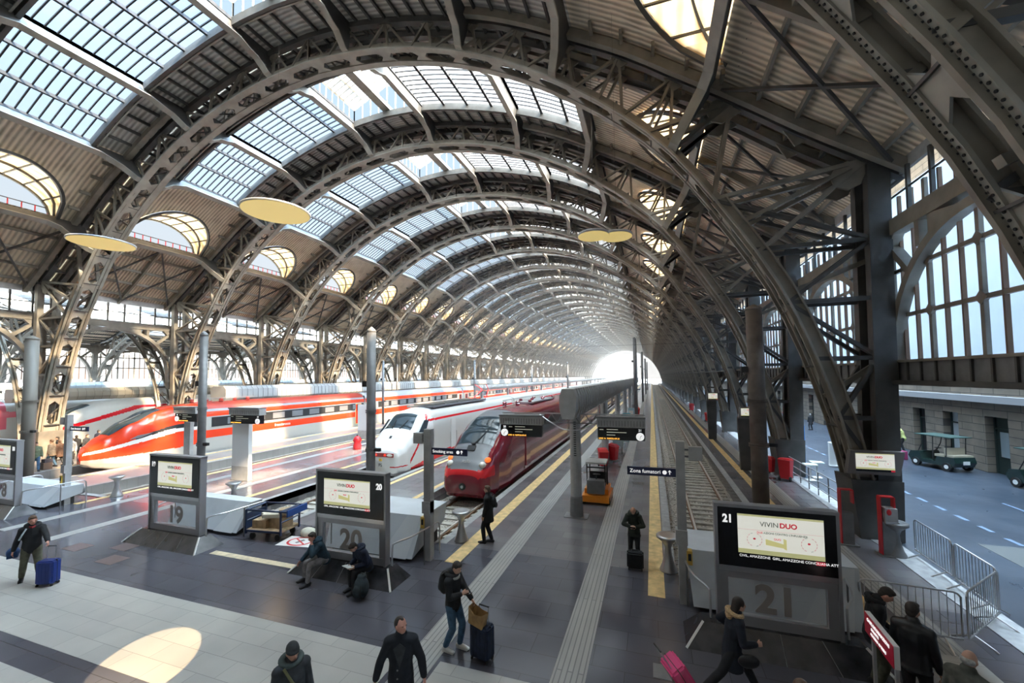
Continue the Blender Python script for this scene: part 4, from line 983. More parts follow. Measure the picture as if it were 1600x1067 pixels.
def totem(num, x0, x1, ztop, zm, num_right, sx0, sx1, sz0, sz1, px0, px1, where):
    y = 9.3; t = thing('platform_screen', f'black screen marked {num} with a pale advertisement, {where}', 'screen', (0, y, 0))
    b = MB(); zt = ztop; zb_ = .34
    for x in (x0, x1): b.box((x, .06, (zt + zb_) / 2), (.06, .2, zt - zb_), SCRF)
    b.box(((x0 + x1) / 2, .06, zt), (x1 - x0 + .06, .22, .06), SCRF); b.box(((x0 + x1) / 2, .06, zm - .05), (x1 - x0, .18, .11), CHROME)
    b.box(((x0 + x1) / 2, .06, zm - .17), (x1 - x0, .14, .14), SCRF); b.box(((x0 + x1) / 2, .06, .45), (x1 - x0, .14, .22), SCRF)
    for x in (x0 + .11, x1 - .11): b.box((x, .06, .95), (.17, .12, 1.0), SCRF)
    b.build('frame', t)
    b = MB(); b.b2((x0 + .03, -.05, zm + .01), (x1 - .03, .14, zt - .03), BLACK); b.build('display_case', t)
    ad(t, sx0, sx1, sz0, sz1, -.052)
    nx = (x1 - .17) if num_right else (x0 + .21)
    text(num, .22, TXW, t, (nx, -.06, sz1 - .12), bold=.008, sx=.85)
    b = MB(); b.b2((x0 + .2, .05, .56), (x1 - .2, .07, zm - .24), TG); g = b.build('glass_panel', t)
    text(num, .75, BROWNG, g, ((x0 + x1) / 2, .03, .90), bold=.025)
    # sloping granite plinth, also used as a seat
    b = MB(); T = [(px0 + .35, -.10, .37), (px1 - .35, -.10, .37), (px1 - .35, .25, .37), (px0 + .35, .25, .37)]; B = [(px0, -.47, 0), (px1, -.47, 0), (px1, .45, 0), (px0, .45, 0)]
    b.add(T + B, [(0, 1, 2, 3), (4, 5, 1, 0), (5, 6, 2, 1), (6, 7, 3, 2), (7, 4, 0, 3), (7, 6, 5, 4)], GRAN); p = b.build('plinth', t, norm=True)
    for i in (0, 1): b = MB(); b.bar(Vector(T[i]) + Vector((0, 0, .01)), Vector(B[i]) + Vector((0, 0, .012)), .045, .02, WHITE, side=(1, 0, 0)); b.build('corner_strip', p)
    for i in range(1, 4):
        u = i / 4; b = MB(); b.bar(Vector(T[0]).lerp(Vector(T[1]), u) + Vector((0, -.002, .003)), Vector(B[0]).lerp(Vector(B[1]), u) + Vector((0, -.002, .004)), .012, .006, GREYD, side=(1, 0, 0)); b.build('slab_joint', p)
    # curved hand rails on both sides
    for s, xe in ((1, x1 + .14), (-1, x0 - .14)):
        r = MB(); P = [(xe, .1, .30), (xe, .12, .85), (xe + s * .03, .18, .93), (xe + s * .12, .3, .96), (xe + s * .28, .6, .98), (xe + s * .38, 1.1, 1.0), (xe + s * .42, 1.7, 1.0), (xe + s * .42, 1.85, .95), (xe + s * .42, 1.9, .85), (xe + s * .42, 1.92, 0)]
        r.tube([tuple(v) for v in catmull(P, 40)], .024, CHROME, 8); r.tube([(xe + s * .38, 1.1, 0), (xe + s * .38, 1.1, 1.0)], .02, GREYD, 8); r.build('hand_rail', t)
    return t
totem('21', 1.18, 3.27, 2.73, 1.53, False, 1.57, 3.04, 1.72, 2.59, .52, 3.95, 'at the head of the right-hand track')
totem('20', -9.19, -6.88, 2.79, 1.57, True, -8.91, -7.35, 1.76, 2.58, -9.75, -6.38, 'between two seated men')
totem('19', -16.43, -13.98, 2.86, 1.57, False, -15.99, -14.33, 1.76, 2.67, -17.0, -13.5, 'left of the luggage trolley')
totem('18', -27.0, -24.72, 2.98, 1.6, True, -26.85, -25.12, 1.78, 2.78, -27.5, -24.2, 'cut off by the left edge')
# pale buffer housings behind the screens
def housing(x0, x1, y0, where, yb=12.3, zt=1.22):
    t = thing('buffer_housing', f'pale grey sloping buffer housing {where}', 'buffer', (0, 0, 0))
    b = MB(); zk = zt * .5
    F = [(x0, y0, .12), (x1, y0, .12), (x1 + .1, y0 + .45, zt), (x0 - .1, y0 + .45, zt)]; K = [(x0, yb, zk), (x1, yb, zk), (x1 + .1, yb, zt), (x0 - .1, yb, zt)]
    b.add(F + K, [(0, 1, 2, 3), (5, 4, 7, 6), (1, 5, 6, 2), (4, 0, 3, 7), (3, 2, 6, 7), (4, 5, 1, 0)], PALEM); b.build('shell', t, norm=True)
    b = MB(); xm = x1 - .75
    b.add([(xm - .35, y0 - .012, .10), (xm + .55, y0 - .012, .10), (x1 + .02, y0 + .43, zt - .02), (xm + .32, y0 + .43, zt - .02)], [(0, 1, 2, 3)], mat('pale_panel', (.70, .73, .76), .35)); b.build('sloping_panel', t)
    b = MB(); b.b2((x0 + .15, y0 + .15, 0), (x1 - .15, yb - .2, zk * .8), BLACKM); b.build('base', t)
    b = MB(); 
    for s in (-1, 1): b.tube([((x0 + x1) / 2 + s * .85, yb, .35), ((x0 + x1) / 2 + s * .85, yb + .45, .35)], .1, GREYD, 12); b.tube([((x0 + x1) / 2 + s * .85, yb + .45, .35), ((x0 + x1) / 2 + s * .85, yb + .52, .35)], .22, GREYD, 16)
    b.build('buffer', t)
housing(.78, 4.0, 10.2, 'behind screen 21, cut by it', 12.0)
housing(-9.9, -6.75, 10.35, 'behind screen 20'); housing(-17.2, -13.7, 10.3, 'between screen 19 and the luggage trolley', 11.2, 1.05); housing(-28.4, -24.4, 10.0, 'at the left edge under the grey post', 11.2, .82)

# posts with little boxes and blue signs
def sign_post(x, y, h, box_side, where, wb=.2):
    t = thing('signal_post', f'square grey post with a small box at its top {where}', 'post', (x, y, 0))
    b = MB(); b.box((0, 0, h / 2), (wb, wb, h), GREYM); b.build('post', t)
    b = MB(); b.box((box_side * .34, 0, h - .28), (.3, .16, .32), GREYM); b.box((box_side * .15, 0, h - .2), (.16, .05, .05), GREYD); b.box((box_side * .15, 0, h - .36), (.16, .05, .05), GREYD); b.build('relay_box', t)
    b = MB(); b.box((-.02, -.02, 1.55), (.26, .26, .34), GREYM); b.build('collar_box', t)
    b = MB(); b.box((.14 if box_side > 0 else -.14, -.05, 1.1), (.12, .18, .32), YELL); b.box((.14 if box_side > 0 else -.14, -.145, 1.12), (.07, .01, .16), BLACK); b.build('ticket_validator', t)
    return t
sign_post(.60, 10.55, 3.8, 1, 'beside track 21'); sign_post(-6.42, 10.75, 3.85, -1, 'beside the maroon train track', .22); sign_post(-24.6, 10.75, 3.92, -1, 'in front of the sunlit train')
def blue_sign(x0, x1, z, y, txt, label, ts=.15):
    t = thing('hanging_sign', label, 'sign', (0, y, 0)); ts = .125; b = MB(); b.b2((x0, -.03, z - .1), (x1, .03, z + .1), NAVY); b.build('board', t)
    text(txt, ts, TXW, t, (x0 + .06, -.036, z), align='LEFT')
    b = MB(); w_ = x1 - x0
    b.tube([(x1 - w_ * .24, -.04, z), (x1 - w_ * .24, -.03, z)], .05, TXW, 14); b.bar((x1 - w_ * .14, -.036, z - .045), (x1 - w_ * .14, -.036, z + .05), .02, .008, TXW, side=(1, 0, 0)); b.bar((x1 - w_ * .14 - .035, -.036, z + .01), (x1 - w_ * .14, -.036, z + .055), .018, .008, TXW); b.bar((x1 - w_ * .14 + .035, -.036, z + .01), (x1 - w_ * .14, -.036, z + .055), .018, .008, TXW); b.build('pictogram', t)
blue_sign(-.64, .52, 3.02, 10.6, 'Zona fumatori', 'dark blue hanging sign reading Zona fumatori, right of the forklift')
blue_sign(-6.33, -5.15, 3.2, 10.75, 'Smoking area', 'dark blue hanging sign reading Smoking area, in front of the maroon nose')
blue_sign(-24.45, -23.2, 3.33, 10.75, 'Zona fumatori', 'small blue sign on the post in front of the far left crowd')

# tall round poles
def pole(x, y, h, r, label, m=GREYD):
    t = thing('catenary_pole', label, 'pole', (x, y, 0))
    b = MB(); b.tube([(0, 0, 0), (0, 0, h - .22)], r, m, 20); b.lathe([(r * 1.0, h - .22), (r * 1.12, h - .2), (r * .9, h - .12), (.02, h)], (0, 0, 0), m, 20); b.build('shaft', t, True)
    b = MB()
    for z in (h * .56, h * .55, h * .36, h * .35): b.tube([(0, 0, z), (0, 0, z + .05)], r * 1.2, m, 20)
    b.build('clamp', t); b = MB(); b.box((r * 1.5, 0, h * .36), (.35, .12, .12), BLACKM); b.build('insulator', t); b = MB(); b.box((-r * 1.4, 0, h * .7), (.22, .2, .22), BLACKM); b.build('insulator', t)
RUSTP = mat('weathered_pole', (0.12, 0.095, 0.08), .55, 0, .4, 2)
pole(3.60, 16.6, 7.95, .27, 'thick dark round pole behind screen 21', RUSTP); pole(-10.3, 13.0, 7.4, .17, 'dark round pole behind screen 20'); pole(-18.15, 12.05, 7.5, .15, 'dark round pole just right of screen 19'); pole(-31.0, 12.0, 7.85, .26, 'thick grey round pole at the left edge', mat('pole_taupe', (.2, .18, .155), .5))
for i in range(4): pole(-1.9 + .12 * i, 52 + 34 * i, 10.2, .22, f'slim distant pole, {ORD[i]} beyond the platform canopy')
for i, (x, y) in enumerate(((-12, 60), (-22, 75), (-20.5, 45), (-30, 40), (-36.5, 52))): pole(x, y, 7.5, .14, f'distant thin pole between the trains, {ORD[i]} in the row of five')

# platform canopy trough on columns
def canopy(x, y0, y1, w, zb, zt, label, colm=GREYM, cols=True, skin=None, group='columns under the platform canopy', sp=10.2, yc0=None):
    t = thing('platform_canopy', label, 'canopy', (x, 0, 0)); b = MB(); sk_ = skin or GREYM
    O_ = [(-w * .34, zb), (w * .34, zb), (w * .5, zb + .35), (w * .5, zt - .3), (w * .34, zt), (-w * .34, zt), (-w * .5, zt - .3), (-w * .5, zb + .35)]
    b.poly([(a, y0, c) for a, c in O_], (0, y1 - y0, 0), sk_); b.build('trough', t, norm=True)
    r = MB(); y = y0 + .5
    while y < min(y1, y0 + 60): 
        for s in (-1, 1): r.strip([(s * w * .36, y, zb + .02), (s * (w * .5 + .03), y, zb + .36), (s * (w * .5 + .03), y, zt - .3), (s * w * .36, y, zt)], .05, .04, sk_)
        y += .55
    r.build('rib_set', t)
    if cols:
        y = yc0 or y0 + 1.5
        while y < y1:
            c = MB(); c.tube([(0, y, 0), (0, y, zb)], .215, colm, 18); c.box((0, y, .012), (.9, .6, .025), GREYD); c.lathe([(.26, 0), (.24, .7), (.215, .75)], (0, y, .02), GREYD, 18)
            for k in range(16): c.box((0.02, y - .215, zb - 1.5 + k * .085), (.09, .03, .035), BLACKM)
            c.build('column', t, False); y += sp
    return t
canopy(-2.88, 14.3, 86, .62, 3.85, 4.93, 'long grey ribbed trough canopy on round columns over the middle platform', yc0=15.7)
canopy(-48.2, 17.5, 200, 1.3, 3.75, 4.8, 'long cream trough canopy beyond the first left pier', skin=mat('cream_metal', (.42, .37, .29), .5))
canopy(-38.6, 27.0, 240, 2.0, 3.3, 4.8, 'pale grey canopy beyond the orange train', skin=mat('pale_grey_metal', (.40, .41, .41), .5))
canopy(-61.5, 10, 240, 1.6, 4.55, 5.3, 'distant pale canopy above the far left trains', skin=mat('pale_blue_metal', (.38, .41, .43), .5))
canopy(-21.5, 48, 200, .9, 3.6, 4.3, 'distant grey canopy between the orange and the white train')
# departure boards on arms
def board(x0, x1, y, right_clock, num, label):
    t = thing('departure_board', label, 'sign', (0, y, 0)); b = MB(); w_ = x1 - x0
    b.b2((x0, -.12, 3.05), (x1, .12, 3.5), BLACK); b.build('display', t)
    b = MB(); b.b2((x0 - .02, -.2, 3.52), (x1 + .02, .2, 3.84), GREYM); b.b2((x0 - .03, -.25, 3.84), (x1 + .03, .25, 3.9), GREYD)
    for i in range(16): b.box((lerp(x0, x1, (i + .5) / 16), -.205, 3.66), (.02, .02, .2), GREYD)
    b.build('hood', t)
    cx = (x1 - .17) if right_clock else (x0 + .17)
    b = MB(); b.tube([(cx, -.16, 3.2), (cx, -.12, 3.2)], .14, TXW, 24); c = b.build('clock', t)  # face given a slight glow so it looks white in the shade
    b = MB(); b.bar((cx, -.17, 3.2), (cx + .07, -.17, 3.25), .01, .014, BLACKM); b.bar((cx, -.17, 3.2), (cx - .01, -.17, 3.10), .01, .012, BLACKM); b.build('clock_hands', c)
    text(num, .11, TXW, t, (cx, -.125, 3.42), bold=.002)
    tx0 = x0 + .06 + (0 if right_clock else .28)
    b = MB(); DIM = mat('dim_led', (.45, .45, .35), .5, emit=.25)
    for r_, (u0, u1) in enumerate(((.28, .52), (.28, .7), (.28, .46))): b.box((tx0 + w_ * (u0 + u1) / 2 - w_ * .12, -.123, 3.43 - .1 * r_), (w_ * (u1 - u0), .006, .022), DIM)
    b.box((tx0 + .08, -.123, 3.42), (.14, .006, .022), DIM); b.build('led_line', t)
    text('LINE 16  NAPOLI 09.10', .075, AMB, t, (tx0 - .02, -.125, 3.1), align='LEFT')
    return t
board(-1.94, -.27, 15.25, True, '21', 'black departure board marked 21 with a white clock, right of the canopy column')
board(-5.77, -4.08, 15.25, False, '20', 'black departure board marked 20 with a white clock, left of the canopy column')
t = thing('sign_gantry', 'lattice arms and curved tubes carrying the two departure boards', 'gantry', (-2.88, 15.4, 0))
b = MB()
for s in (-1, 1):
    L_ = 1.9; x1_ = s * (2.9 if s < 0 else 2.6)
    b.bar((0, 0, 3.95), (x1_, 0, 3.95), .05, .05, GREYM); b.bar((0, 0, 3.6), (s * 1.1, 0, 3.6), .04, .04, GREYD)
    for k in range(5): b.bar((s * .22 * k, 0, 3.6 if k % 2 else 3.95), (s * .22 * (k + 1), 0, 3.95 if k % 2 else 3.6), .03, .03, GREYD)
    b.tube([tuple(v) for v in catmull([(s * 1.3, -.15, 3.92), (s * .9, -.28, 3.68), (s * .4, -.34, 3.42), (0, -.35, 3.36)], 14)], .022, CHROME, 7)
b.build('lattice_arm', t)
for x, y, nm in ((-21.1, 16.1, 'left of the white train, with a board'), (-24.5, 30.0, 'behind the red extinguisher cabinet')):
    t = thing('sign_pylon', f'flat white and grey pylon standing {nm}', 'pylon', (x, y, 0)); b = MB(); b.b2((-.6, -.12, .02), (.6, .12, .75), GREYM); b.b2((-.64, -.16, 0), (.64, .16, .03), GREYD); b.build('base', t); b = MB(); b.b2((-.6, -.11, .75), (.6, .11, 3.05), mat('pylon_white', (.66, .67, .68), .4)); b.build('panel', t)
t = thing('sign_pylon', 'narrow grey post carrying the small board left of the dark pole', 'pylon', (-25.3, 16.1, 0)); b = MB(); b.b2((-.25, -.1, 0), (.25, .1, 3.0), GREYM); b.build('panel', t)
board(-21.65, -19.5, 15.95, True, '19', 'small black departure board with a clock on the white pylon'); board(-26.05, -24.3, 15.95, False, '18', 'small black departure board left of the dark pole behind screen 19')

# hourglass bins
for x, y, h, wh in ((-6.12, 12.3, .98, 'on the platform edge beside the maroon train track'), (.31, 12.1, .98, 'beside track 21'), (-23.95, 12.2, .95, 'by the sunlit empty track'), (-17.35, 12.9, .95, 'behind screen 19'), (6.72, 15.0, 1.0, 'beside the crowd barriers')):
    t = thing('ashtray_stand', f'hourglass-shaped grey metal bin {wh}', 'bin', (x, y, 0)); b = MB(); b.lathe([(.24, 0), (.235, .04), (.17, .18), (.10, .45), (.085, .62), (.13, .76), (.27, .88), (.30, .9)], (0, 0, 0), CHROME if x < 6 else GREYD, 24); b.build('body', t, True)
    b = MB(); b.lathe([(.30, .9), (.305, h - .03), (.27, h), (.2, h - .015), (.04, h - .02)], (0, 0, 0), CHROME if x < 6 else GREYD, 24); b.build('tray', t, True)

# luggage trolley heaped with cardboard
t = thing('luggage_trolley', 'dark blue railed luggage trolley loaded with cardboard beside screen 19', 'trolley', (-12.55, 10.75, 0), .12); b = MB(); CARD = mat('cardboard', (.42, .30, .18), .8, 0, .3, 5)
b.box((0, 0, .3), (1.35, .85, .07), CARD); b.build('deck', t); b = MB(); NB = mat('navy_tube', (.02, .04, .10), .4)
for x in (-.68, .68):
    for y in (-.42, .42): b.bar((x, y, .2), (x, y, .98), .05, .05, NB)
    b.bar((x, -.42, .98), (x, .42, .98), .05, .05, NB); b.bar((x, -.42, .62), (x, .42, .62), .04, .04, NB)
for y in (-.42, .42): b.bar((-.68, y, .98), (.95, y, .98), .05, .05, NB); b.bar((-.68, y, .3), (.68, y, .3), .06, .06, NB)
b.box((-.69, 0, .6), (.03, .8, .5), NB); b.box((.95, 0, .93), (.06, .9, .22), mat('blue_handle', (.02, .08, .3), .4)); b.build('frame', t)
for x in (-.5, .5):
    for y in (-.33, .33): b = MB(); b.tube([(x, y - .03, .1), (x, y + .03, .1)], .1, RUBBER, 14); b.build('wheel', t)
for i, (x, y, z, d, rz, m_) in enumerate((( -.3, -.1, .47, (.5, .45, .27), .2, CARD), (.25, .1, .5, (.55, .5, .33), -.15, CARD), (.1, -.05, .75, (.6, .4, .12), .4, mat('pale_card', (.6, .55, .45), .8)), (.45, .12, .85, (.4, .32, .18), .7, CARD), (-.35, .15, .68, (.34, .4, .1), -.3, mat('pale_card', (.6, .55, .45), .8)))):
    b = MB(); b.box((0, 0, 0), d, m_, rz=rz); o = b.build('cardboard_box'); o.location = (-12.55 + x, 10.75 + y, z); tag(o, ['flattened brown box at the left end of the luggage trolley', 'brown box in the middle of the luggage trolley', 'pale sheet of card on top of the luggage trolley', 'brown box leaning out near the trolley handle', 'pale folded card at the back left of the luggage trolley'][i], 'box', 'cardboard on the luggage trolley')
b = MB(); b.ell((0, 0, .12), (.3, .22, .16), mat('pale_plastic', (.62, .62, .52), .6, 0, .2, 6, .6), 14); o = b.build('rubbish_bag', None, True); o.location = (-11.35, 11.1, 0); tag(o, 'pale crumpled bag on the floor right of the luggage trolley', 'bag')
# floor sign
t = thing('floor_sticker', 'white floor sticker with a red ring and a struck-out figure', 'floor sign', (-11.2, 10.62, .012), .15); b = MB(); b.poly([(-.62, -.38, 0), (.62, -.38, 0), (.62, .38, 0), (-.62, .38, 0)], (0, 0, .004), WHITE); b.build('sheet', t)
b = MB(); R_ = [(.40 * math.cos(a * PI / 18), .31 * math.sin(a * PI / 18), .008) for a in range(37)]; b.strip(R_, .002, .07, RED, side=(0, 0, 1)); b.bar((-.28, .2, .008), (.28, -.2, .008), .05, .003, RED, side=(.58, .8, 0)); b.box((0, 0, .007), (.12, .28, .003), GREYD, rz=-.5); b.build('symbol', t)
o = MB(); o.b2((-.11, 7.82, 0), (.33, 8.2, .009), GREYD); tag(o.build('floor_hatch'), 'square metal floor hatch near the bottom of the photo', 'hatch')
for i, (x, y) in enumerate(((-17.9, 8.15), (-16.4, 8.65), (-15.6, 7.9))): o = MB(); o.box((x, y, .004), (.75, .5, .008), mat('worn_slab', (.16, .12, .12), .5)); tag(o.build('worn_slab'), f'reddish worn floor slab left of screen 19, {ORD[i]} from the left', 'slab', 'worn floor slabs')

# small orange electric tow truck
ORG = mat('orange_paint', (.75, .24, .02), .35)
t = thing('tow_tractor', 'orange electric tow tractor with a canopy behind the canopy column', 'vehicle', (-2.35, 17.9, 0)); b = MB()
b.poly([(-.55, -.75, .12), (.55, -.75, .12), (.58, -.3, .12), (.58, .8, .12), (-.58, .8, .12), (-.58, -.3, .12)], (0, 0, .26), ORG); b.box((0, .15, .48), (1.0, 1.1, .22), ORG); b.build('chassis', t)
b = MB(); b.box((0, -.45, .72), (.72, .4, .55), GREYD); b.box((0, .1, .72), (.7, .4, .12), BLACKM); b.box((0, .32, .95), (.7, .1, .45), BLACKM); b.build('dashboard', t)
b = MB(); b.box((0, 0, 1.68), (.85, .95, .07), mat('canopy_grey', (.5, .52, .52), .5))
for x in (-.38, .38): b.bar((x, -.42, .9), (x, -.42, 1.66), .05, .05, BLACKM); b.bar((x, .42, .6), (x, .42, 1.66), .05, .05, BLACKM)
b.bar((-.38, -.42, 1.5), (.38, -.42, 1.5), .05, .05, BLACKM); b.build('cab_frame', t)
b = MB(); b.tube([(0, -.42, .95), (0, -.2, 1.15)], .025, BLACKM, 8); b.ell((0, -.2, 1.16), (.17, .17, .03), BLACKM, 16); b.build('steering_wheel', t)
for x in (-.5, .5):
    for y in (-.5, .55): b = MB(); b.tube([(x - .07, y, .16), (x + .07, y, .16)], .16, RUBBER, 16, side=(0, 1, 0)); b.build('wheel', t)
# red wheeled bins
def red_bin(x, y, rz, label, h=1.05, s=1.0):
    t = thing('wheeled_bin', label, 'bin', (x, y, 0), rz, 'red wheeled bins'); b = MB(); w = .27 * s
    B_ = [(-w * .8, -w * .8, .1), (w * .8, -w * .8, .1), (w * .8, w * .8, .1), (-w * .8, w * .8, .1)]; T_ = [(-w, -w * 1.15, h * .86), (w, -w * 1.15, h * .86), (w, w * 1.1, h * .95), (-w, w * 1.1, h * .95)]
    b.add(B_ + T_, [(3, 2, 1, 0), (0, 1, 5, 4), (1, 2, 6, 5), (2, 3, 7, 6), (3, 0, 4, 7), (4, 5, 6, 7)], RED); b.build('bin_body', t)
    b = MB(); b.add([(-w * 1.05, -w * 1.25, h * .87), (w * 1.05, -w * 1.25, h * .87), (w * 1.05, w * 1.2, h * .97), (-w * 1.05, w * 1.2, h * .97), (-w * .8, -w * .7, h), (w * .8, -w * .7, h), (w * .8, w * .8, h * 1.04), (-w * .8, w * .8, h * 1.04)], [(0, 1, 5, 4), (1, 2, 6, 5), (2, 3, 7, 6), (3, 0, 4, 7), (4, 5, 6, 7), (3, 2, 1, 0)], RED); b.build('lid', t)
    for sx in (-1, 1): b = MB(); b.tube([(sx * w * .75, w * .8, .12), (sx * w * 1.0, w * .8, .12)], .12, RUBBER, 14, side=(0, 1, 0)); b.build('wheel', t)
red_bin(-2.85, 24.5, .3, 'red wheeled bin standing just behind the tow tractor'); red_bin(-2.45, 26.3, 1.2, 'red wheeled bin second behind the tow tractor'); red_bin(6.35, 23.9, 2.6, 'large red wheeled bin at the end of the metal railing', 1.1, 1.0)
red_bin(6.0, 25.3, .8, 'red wheeled bin half hidden behind the second right pier', .9, .6); red_bin(6.0, 50.5, .8, 'distant red wheeled bin at the right piers'); red_bin(14.2, 52.5, 0, 'distant red wheeled bin on the plaza beside a person'); red_bin(-1.95, 57, .3, 'distant red wheeled bin under the canopy'); red_bin(5.6, 66, .3, 'farthest red wheeled bin by the right piers')
for x, y, c_, l in ((-2.3, 28.6, (.30, .42, .45), 'pale blue telephone stand behind the red bins'), (-2.3, 39.3, (.05, .30, .42), 'cyan vending booth under the canopy'), (-2.2, 45.5, (.3, .45, .55), 'pale blue booth farther along the canopy')):
    t = thing('platform_booth', l, 'booth', (x, y, 0)); m_ = mat('booth_%d' % int(y), c_, .5); b = MB(); b.box((0, 0, 1.2), (.7, .5, 1.3), m_); b.build('cabinet', t); b = MB(); b.box((-.25, 0, .28), (.06, .4, .56), GREYD); b.box((.25, 0, .28), (.06, .4, .56), GREYD); b.box((0, 0, .03), (.8, .6, .06), GREYD); b.build('stand', t); b = MB(); b.box((0, -.26, 1.35), (.45, .02, .5), WHITE); b.build('notice', t)
t = thing('extinguisher_cabinet', 'red dome-topped extinguisher cabinet beside the white pylon', 'extinguisher', (-21.45, 25.5, 0)); b = MB(); b.lathe([(.3, 0), (.3, .3), (.24, .5), (.3, .62), (.3, .72), (.22, .9), (.08, 1.02)], (0, 0, 0), RED, 20); b.build('cabinet', t, True); b = MB(); b.ell((0, 0, 1.05), (.06, .06, .05), BLACKM); b.build('handle', t)

# ---- right side: railing, barriers, kiosks
t = thing('metal_railing', 'low grey three-tube railing along the edge of the right platform', 'railing', (0, 0, 0)); P0 = Vector((6.95, 18.2, .02)); P1 = Vector((6.75, 26.5, .02)); b = MB()
for i in range(9): p = P0.lerp(P1, i / 8); b.tube([p, p + Vector((0, 0, 1.0))], .025, GREYD, 8)
b.build('post', t); b = MB()
for z in (.3, .62, 1.0): b.tube([P0 + Vector((0, 0, z)), P1 + Vector((0, 0, z))], .024, GREYM, 8, side=(0, 0, 1))
b.build('rail', t)
def barrier(a, b_, label):
    a = Vector((*a, 0)); b_ = Vector((*b_, 0)); L_ = (b_ - a).length; rz = math.atan2((b_ - a).y, (b_ - a).x)
    t = thing('crowd_barrier', label, 'barrier', (a.x, a.y, 0), rz, 'crowd barriers penning the right platform end'); m = MB(); z0, z1 = .2, 1.08
    m.tube([tuple(v) for v in [(.03, 0, z0 + .05), (.03, 0, z1 - .08), (.08, 0, z1 - .02), (.14, 0, z1), (L_ - .14, 0, z1), (L_ - .08, 0, z1 - .02), (L_ - .03, 0, z1 - .08), (L_ - .03, 0, z0)]], .019, CHROME, 8, side=(0, 1, 0)); m.tube([(.03, 0, z0), (L_ - .03, 0, z0)], .019, CHROME, 8, side=(0, 1, 0)); m.build('frame', t)
    m = MB(); n = int(L_ / .115)
    for i in range(1, n): m.tube([(L_ * i / n, 0, z0), (L_ * i / n, 0, z1)], .0075, CHROME, 6)
    m.build('bar_set', t)
    for u in (.3, L_ - .3): m = MB(); m.tube([(u, -.32, .01), (u, -.26, .05), (u, 0, z0 - .02), (u, .26, .05), (u, .32, .01)], .018, CHROME, 8); m.build('foot', t)
barrier((7.22, 15.15), (7.16, 13.42), 'grey crowd barrier nearest the hourglass bin, along the plaza'); barrier((7.14, 13.36), (7.06, 11.85), 'grey crowd barrier in the middle of the plaza side'); barrier((7.03, 11.78), (5.72, 10.42), 'grey crowd barrier standing slantwise at the outer corner'); barrier((5.65, 10.38), (4.0, 10.5), 'grey crowd barrier right behind the two men in black')
def kiosk(x0, x1, y, z0, z1, label, ped=True, small=True):
    t = thing('info_display', label, 'screen', (0, y, 0)); b = MB(); w_ = x1 - x0; cx = (x0 + x1) / 2
    b.poly([(x0 - .02, 0, z0), (x1 - .1, 0, z0), (x1 + .05, 0, z1), (x0 + .1, 0, z1)], (0, .25, 0), mat('kiosk_frame', (.17, .16, .155), .4)); b.build('housing', t); ad(t, x0 + w_ * .15, x1 - w_ * .16, z0 + .1, z1 - .07, -.005, True)
kiosk(5.98, 7.45, 15.95, 2.14, 2.88, 'dark trapezoid screen with a pale advertisement on the first right pier')
kiosk(4.6, 5.45, 25.6, 2.9, 3.55, 'small pale screen left of the second right pier'); kiosk(4.3, 5.3, 37, 3.2, 3.9, 'small pale screen on a farther right pier')
for x, y, l in ((4.95, 25.7, 'dark tapered stand under the small pale screen by the second right pier'), (4.7, 37.1, 'dark tapered stand under the farther pale screen')):
    t = thing('screen_stand', l, 'stand', (x, y, 0)); b = MB(); hh_ = 2.95 if y < 30 else 3.25; b.poly([(-.3, 0, 0), (.3, 0, 0), (.38, 0, hh_), (-.38, 0, hh_)], (0, .3, 0), STEELD); b.build('pedestal', t)
for x, y, l in ((6.52, 15.0, 'red-edged grey ticket validator column in front of the first right pier'), (5.75, 15.6, 'dark red edged ticket column left of the first right pier')):
    t = thing('ticket_column', l, 'ticket machine', (x, y, 0)); b = MB(); b.box((0, 0, .5), (.3, .22, 1.0), GREYD); b.box((0, 0, .015), (.5, .4, .03), GREYD); b.build('pedestal', t)
    b = MB(); b.box((-.17, 0, .85), (.03, .2, 1.7), RED); b.box((.0, 0, 1.71), (.34, .2, .03), RED); b.box((.17, 0, 1.5), (.03, .2, .42), RED); b.build('red_frame', t)
    if x > 6: b = MB(); b.box((.04, -.06, 1.2), (.3, .26, .42), GREYM); b.box((.04, -.08, 1.0), (.32, .3, .05), CHROME); b.ell((-.02, -.2, 1.3), (.06, .03, .09), RED, 12); b.build('validator', t)
t = thing('banner_stand', 'tall blue advertising banner stand beyond the railing', 'banner', (8.0, 27.4, 0)); b = MB(); b.box((0, 0, 1.2), (.55, .12, 2.4), mat('banner_blue', (.05, .25, .62), .5)); b.build('panel', t)
b = MB(); b.box((-.1, -.065, 2.3), (.34, .01, .12), WHITE); b.box((-.13, -.065, 2.05), (.3, .01, .1), mat('banner_navy', (.02, .03, .2), .5)); b.box((-.15, -.065, 1.75), (.16, .01, .4), WHITE); b.box((-.02, -.065, 1.3), (.42, .01, .2), mat('banner_navy', (.02, .03, .2), .5)); b.box((0, -.065, .55), (.4, .01, .2), mat('banner_light', (.15, .5, .75), .5)); b.build('print', t)
for x, y, l in ((7.5, 24.2, 'small pale green table by the red bin'), (8.0, 24.9, 'small pale green table behind the other pale table')):
    t = thing('cafe_table', l, 'table', (x, y, 0)); b = MB(); b.box((0, 0, .8), (.55, .5, .04), mat('pale_green', (.6, .68, .6), .5)); b.build('table_top', t); b = MB(); b.box((0, 0, .39), (.06, .06, .78), WHITE); b.box((0, 0, .02), (.4, .4, .03), WHITE); b.build('pedestal', t)
t = thing('leaning_panel', 'white framed panel standing on the plaza beside the first right pier', 'panel', (10.05, 28.1, 0), -.15); b = MB(); b.box((0, 0, .72), (.75, .06, 1.25), mat('panel_face', (.52, .52, .5), .6), rx=.1); b.build('face', t); b = MB()
for x in (-.38, .38): b.box((x, 0, .72), (.06, .1, 1.35), WHITE, rx=.1)
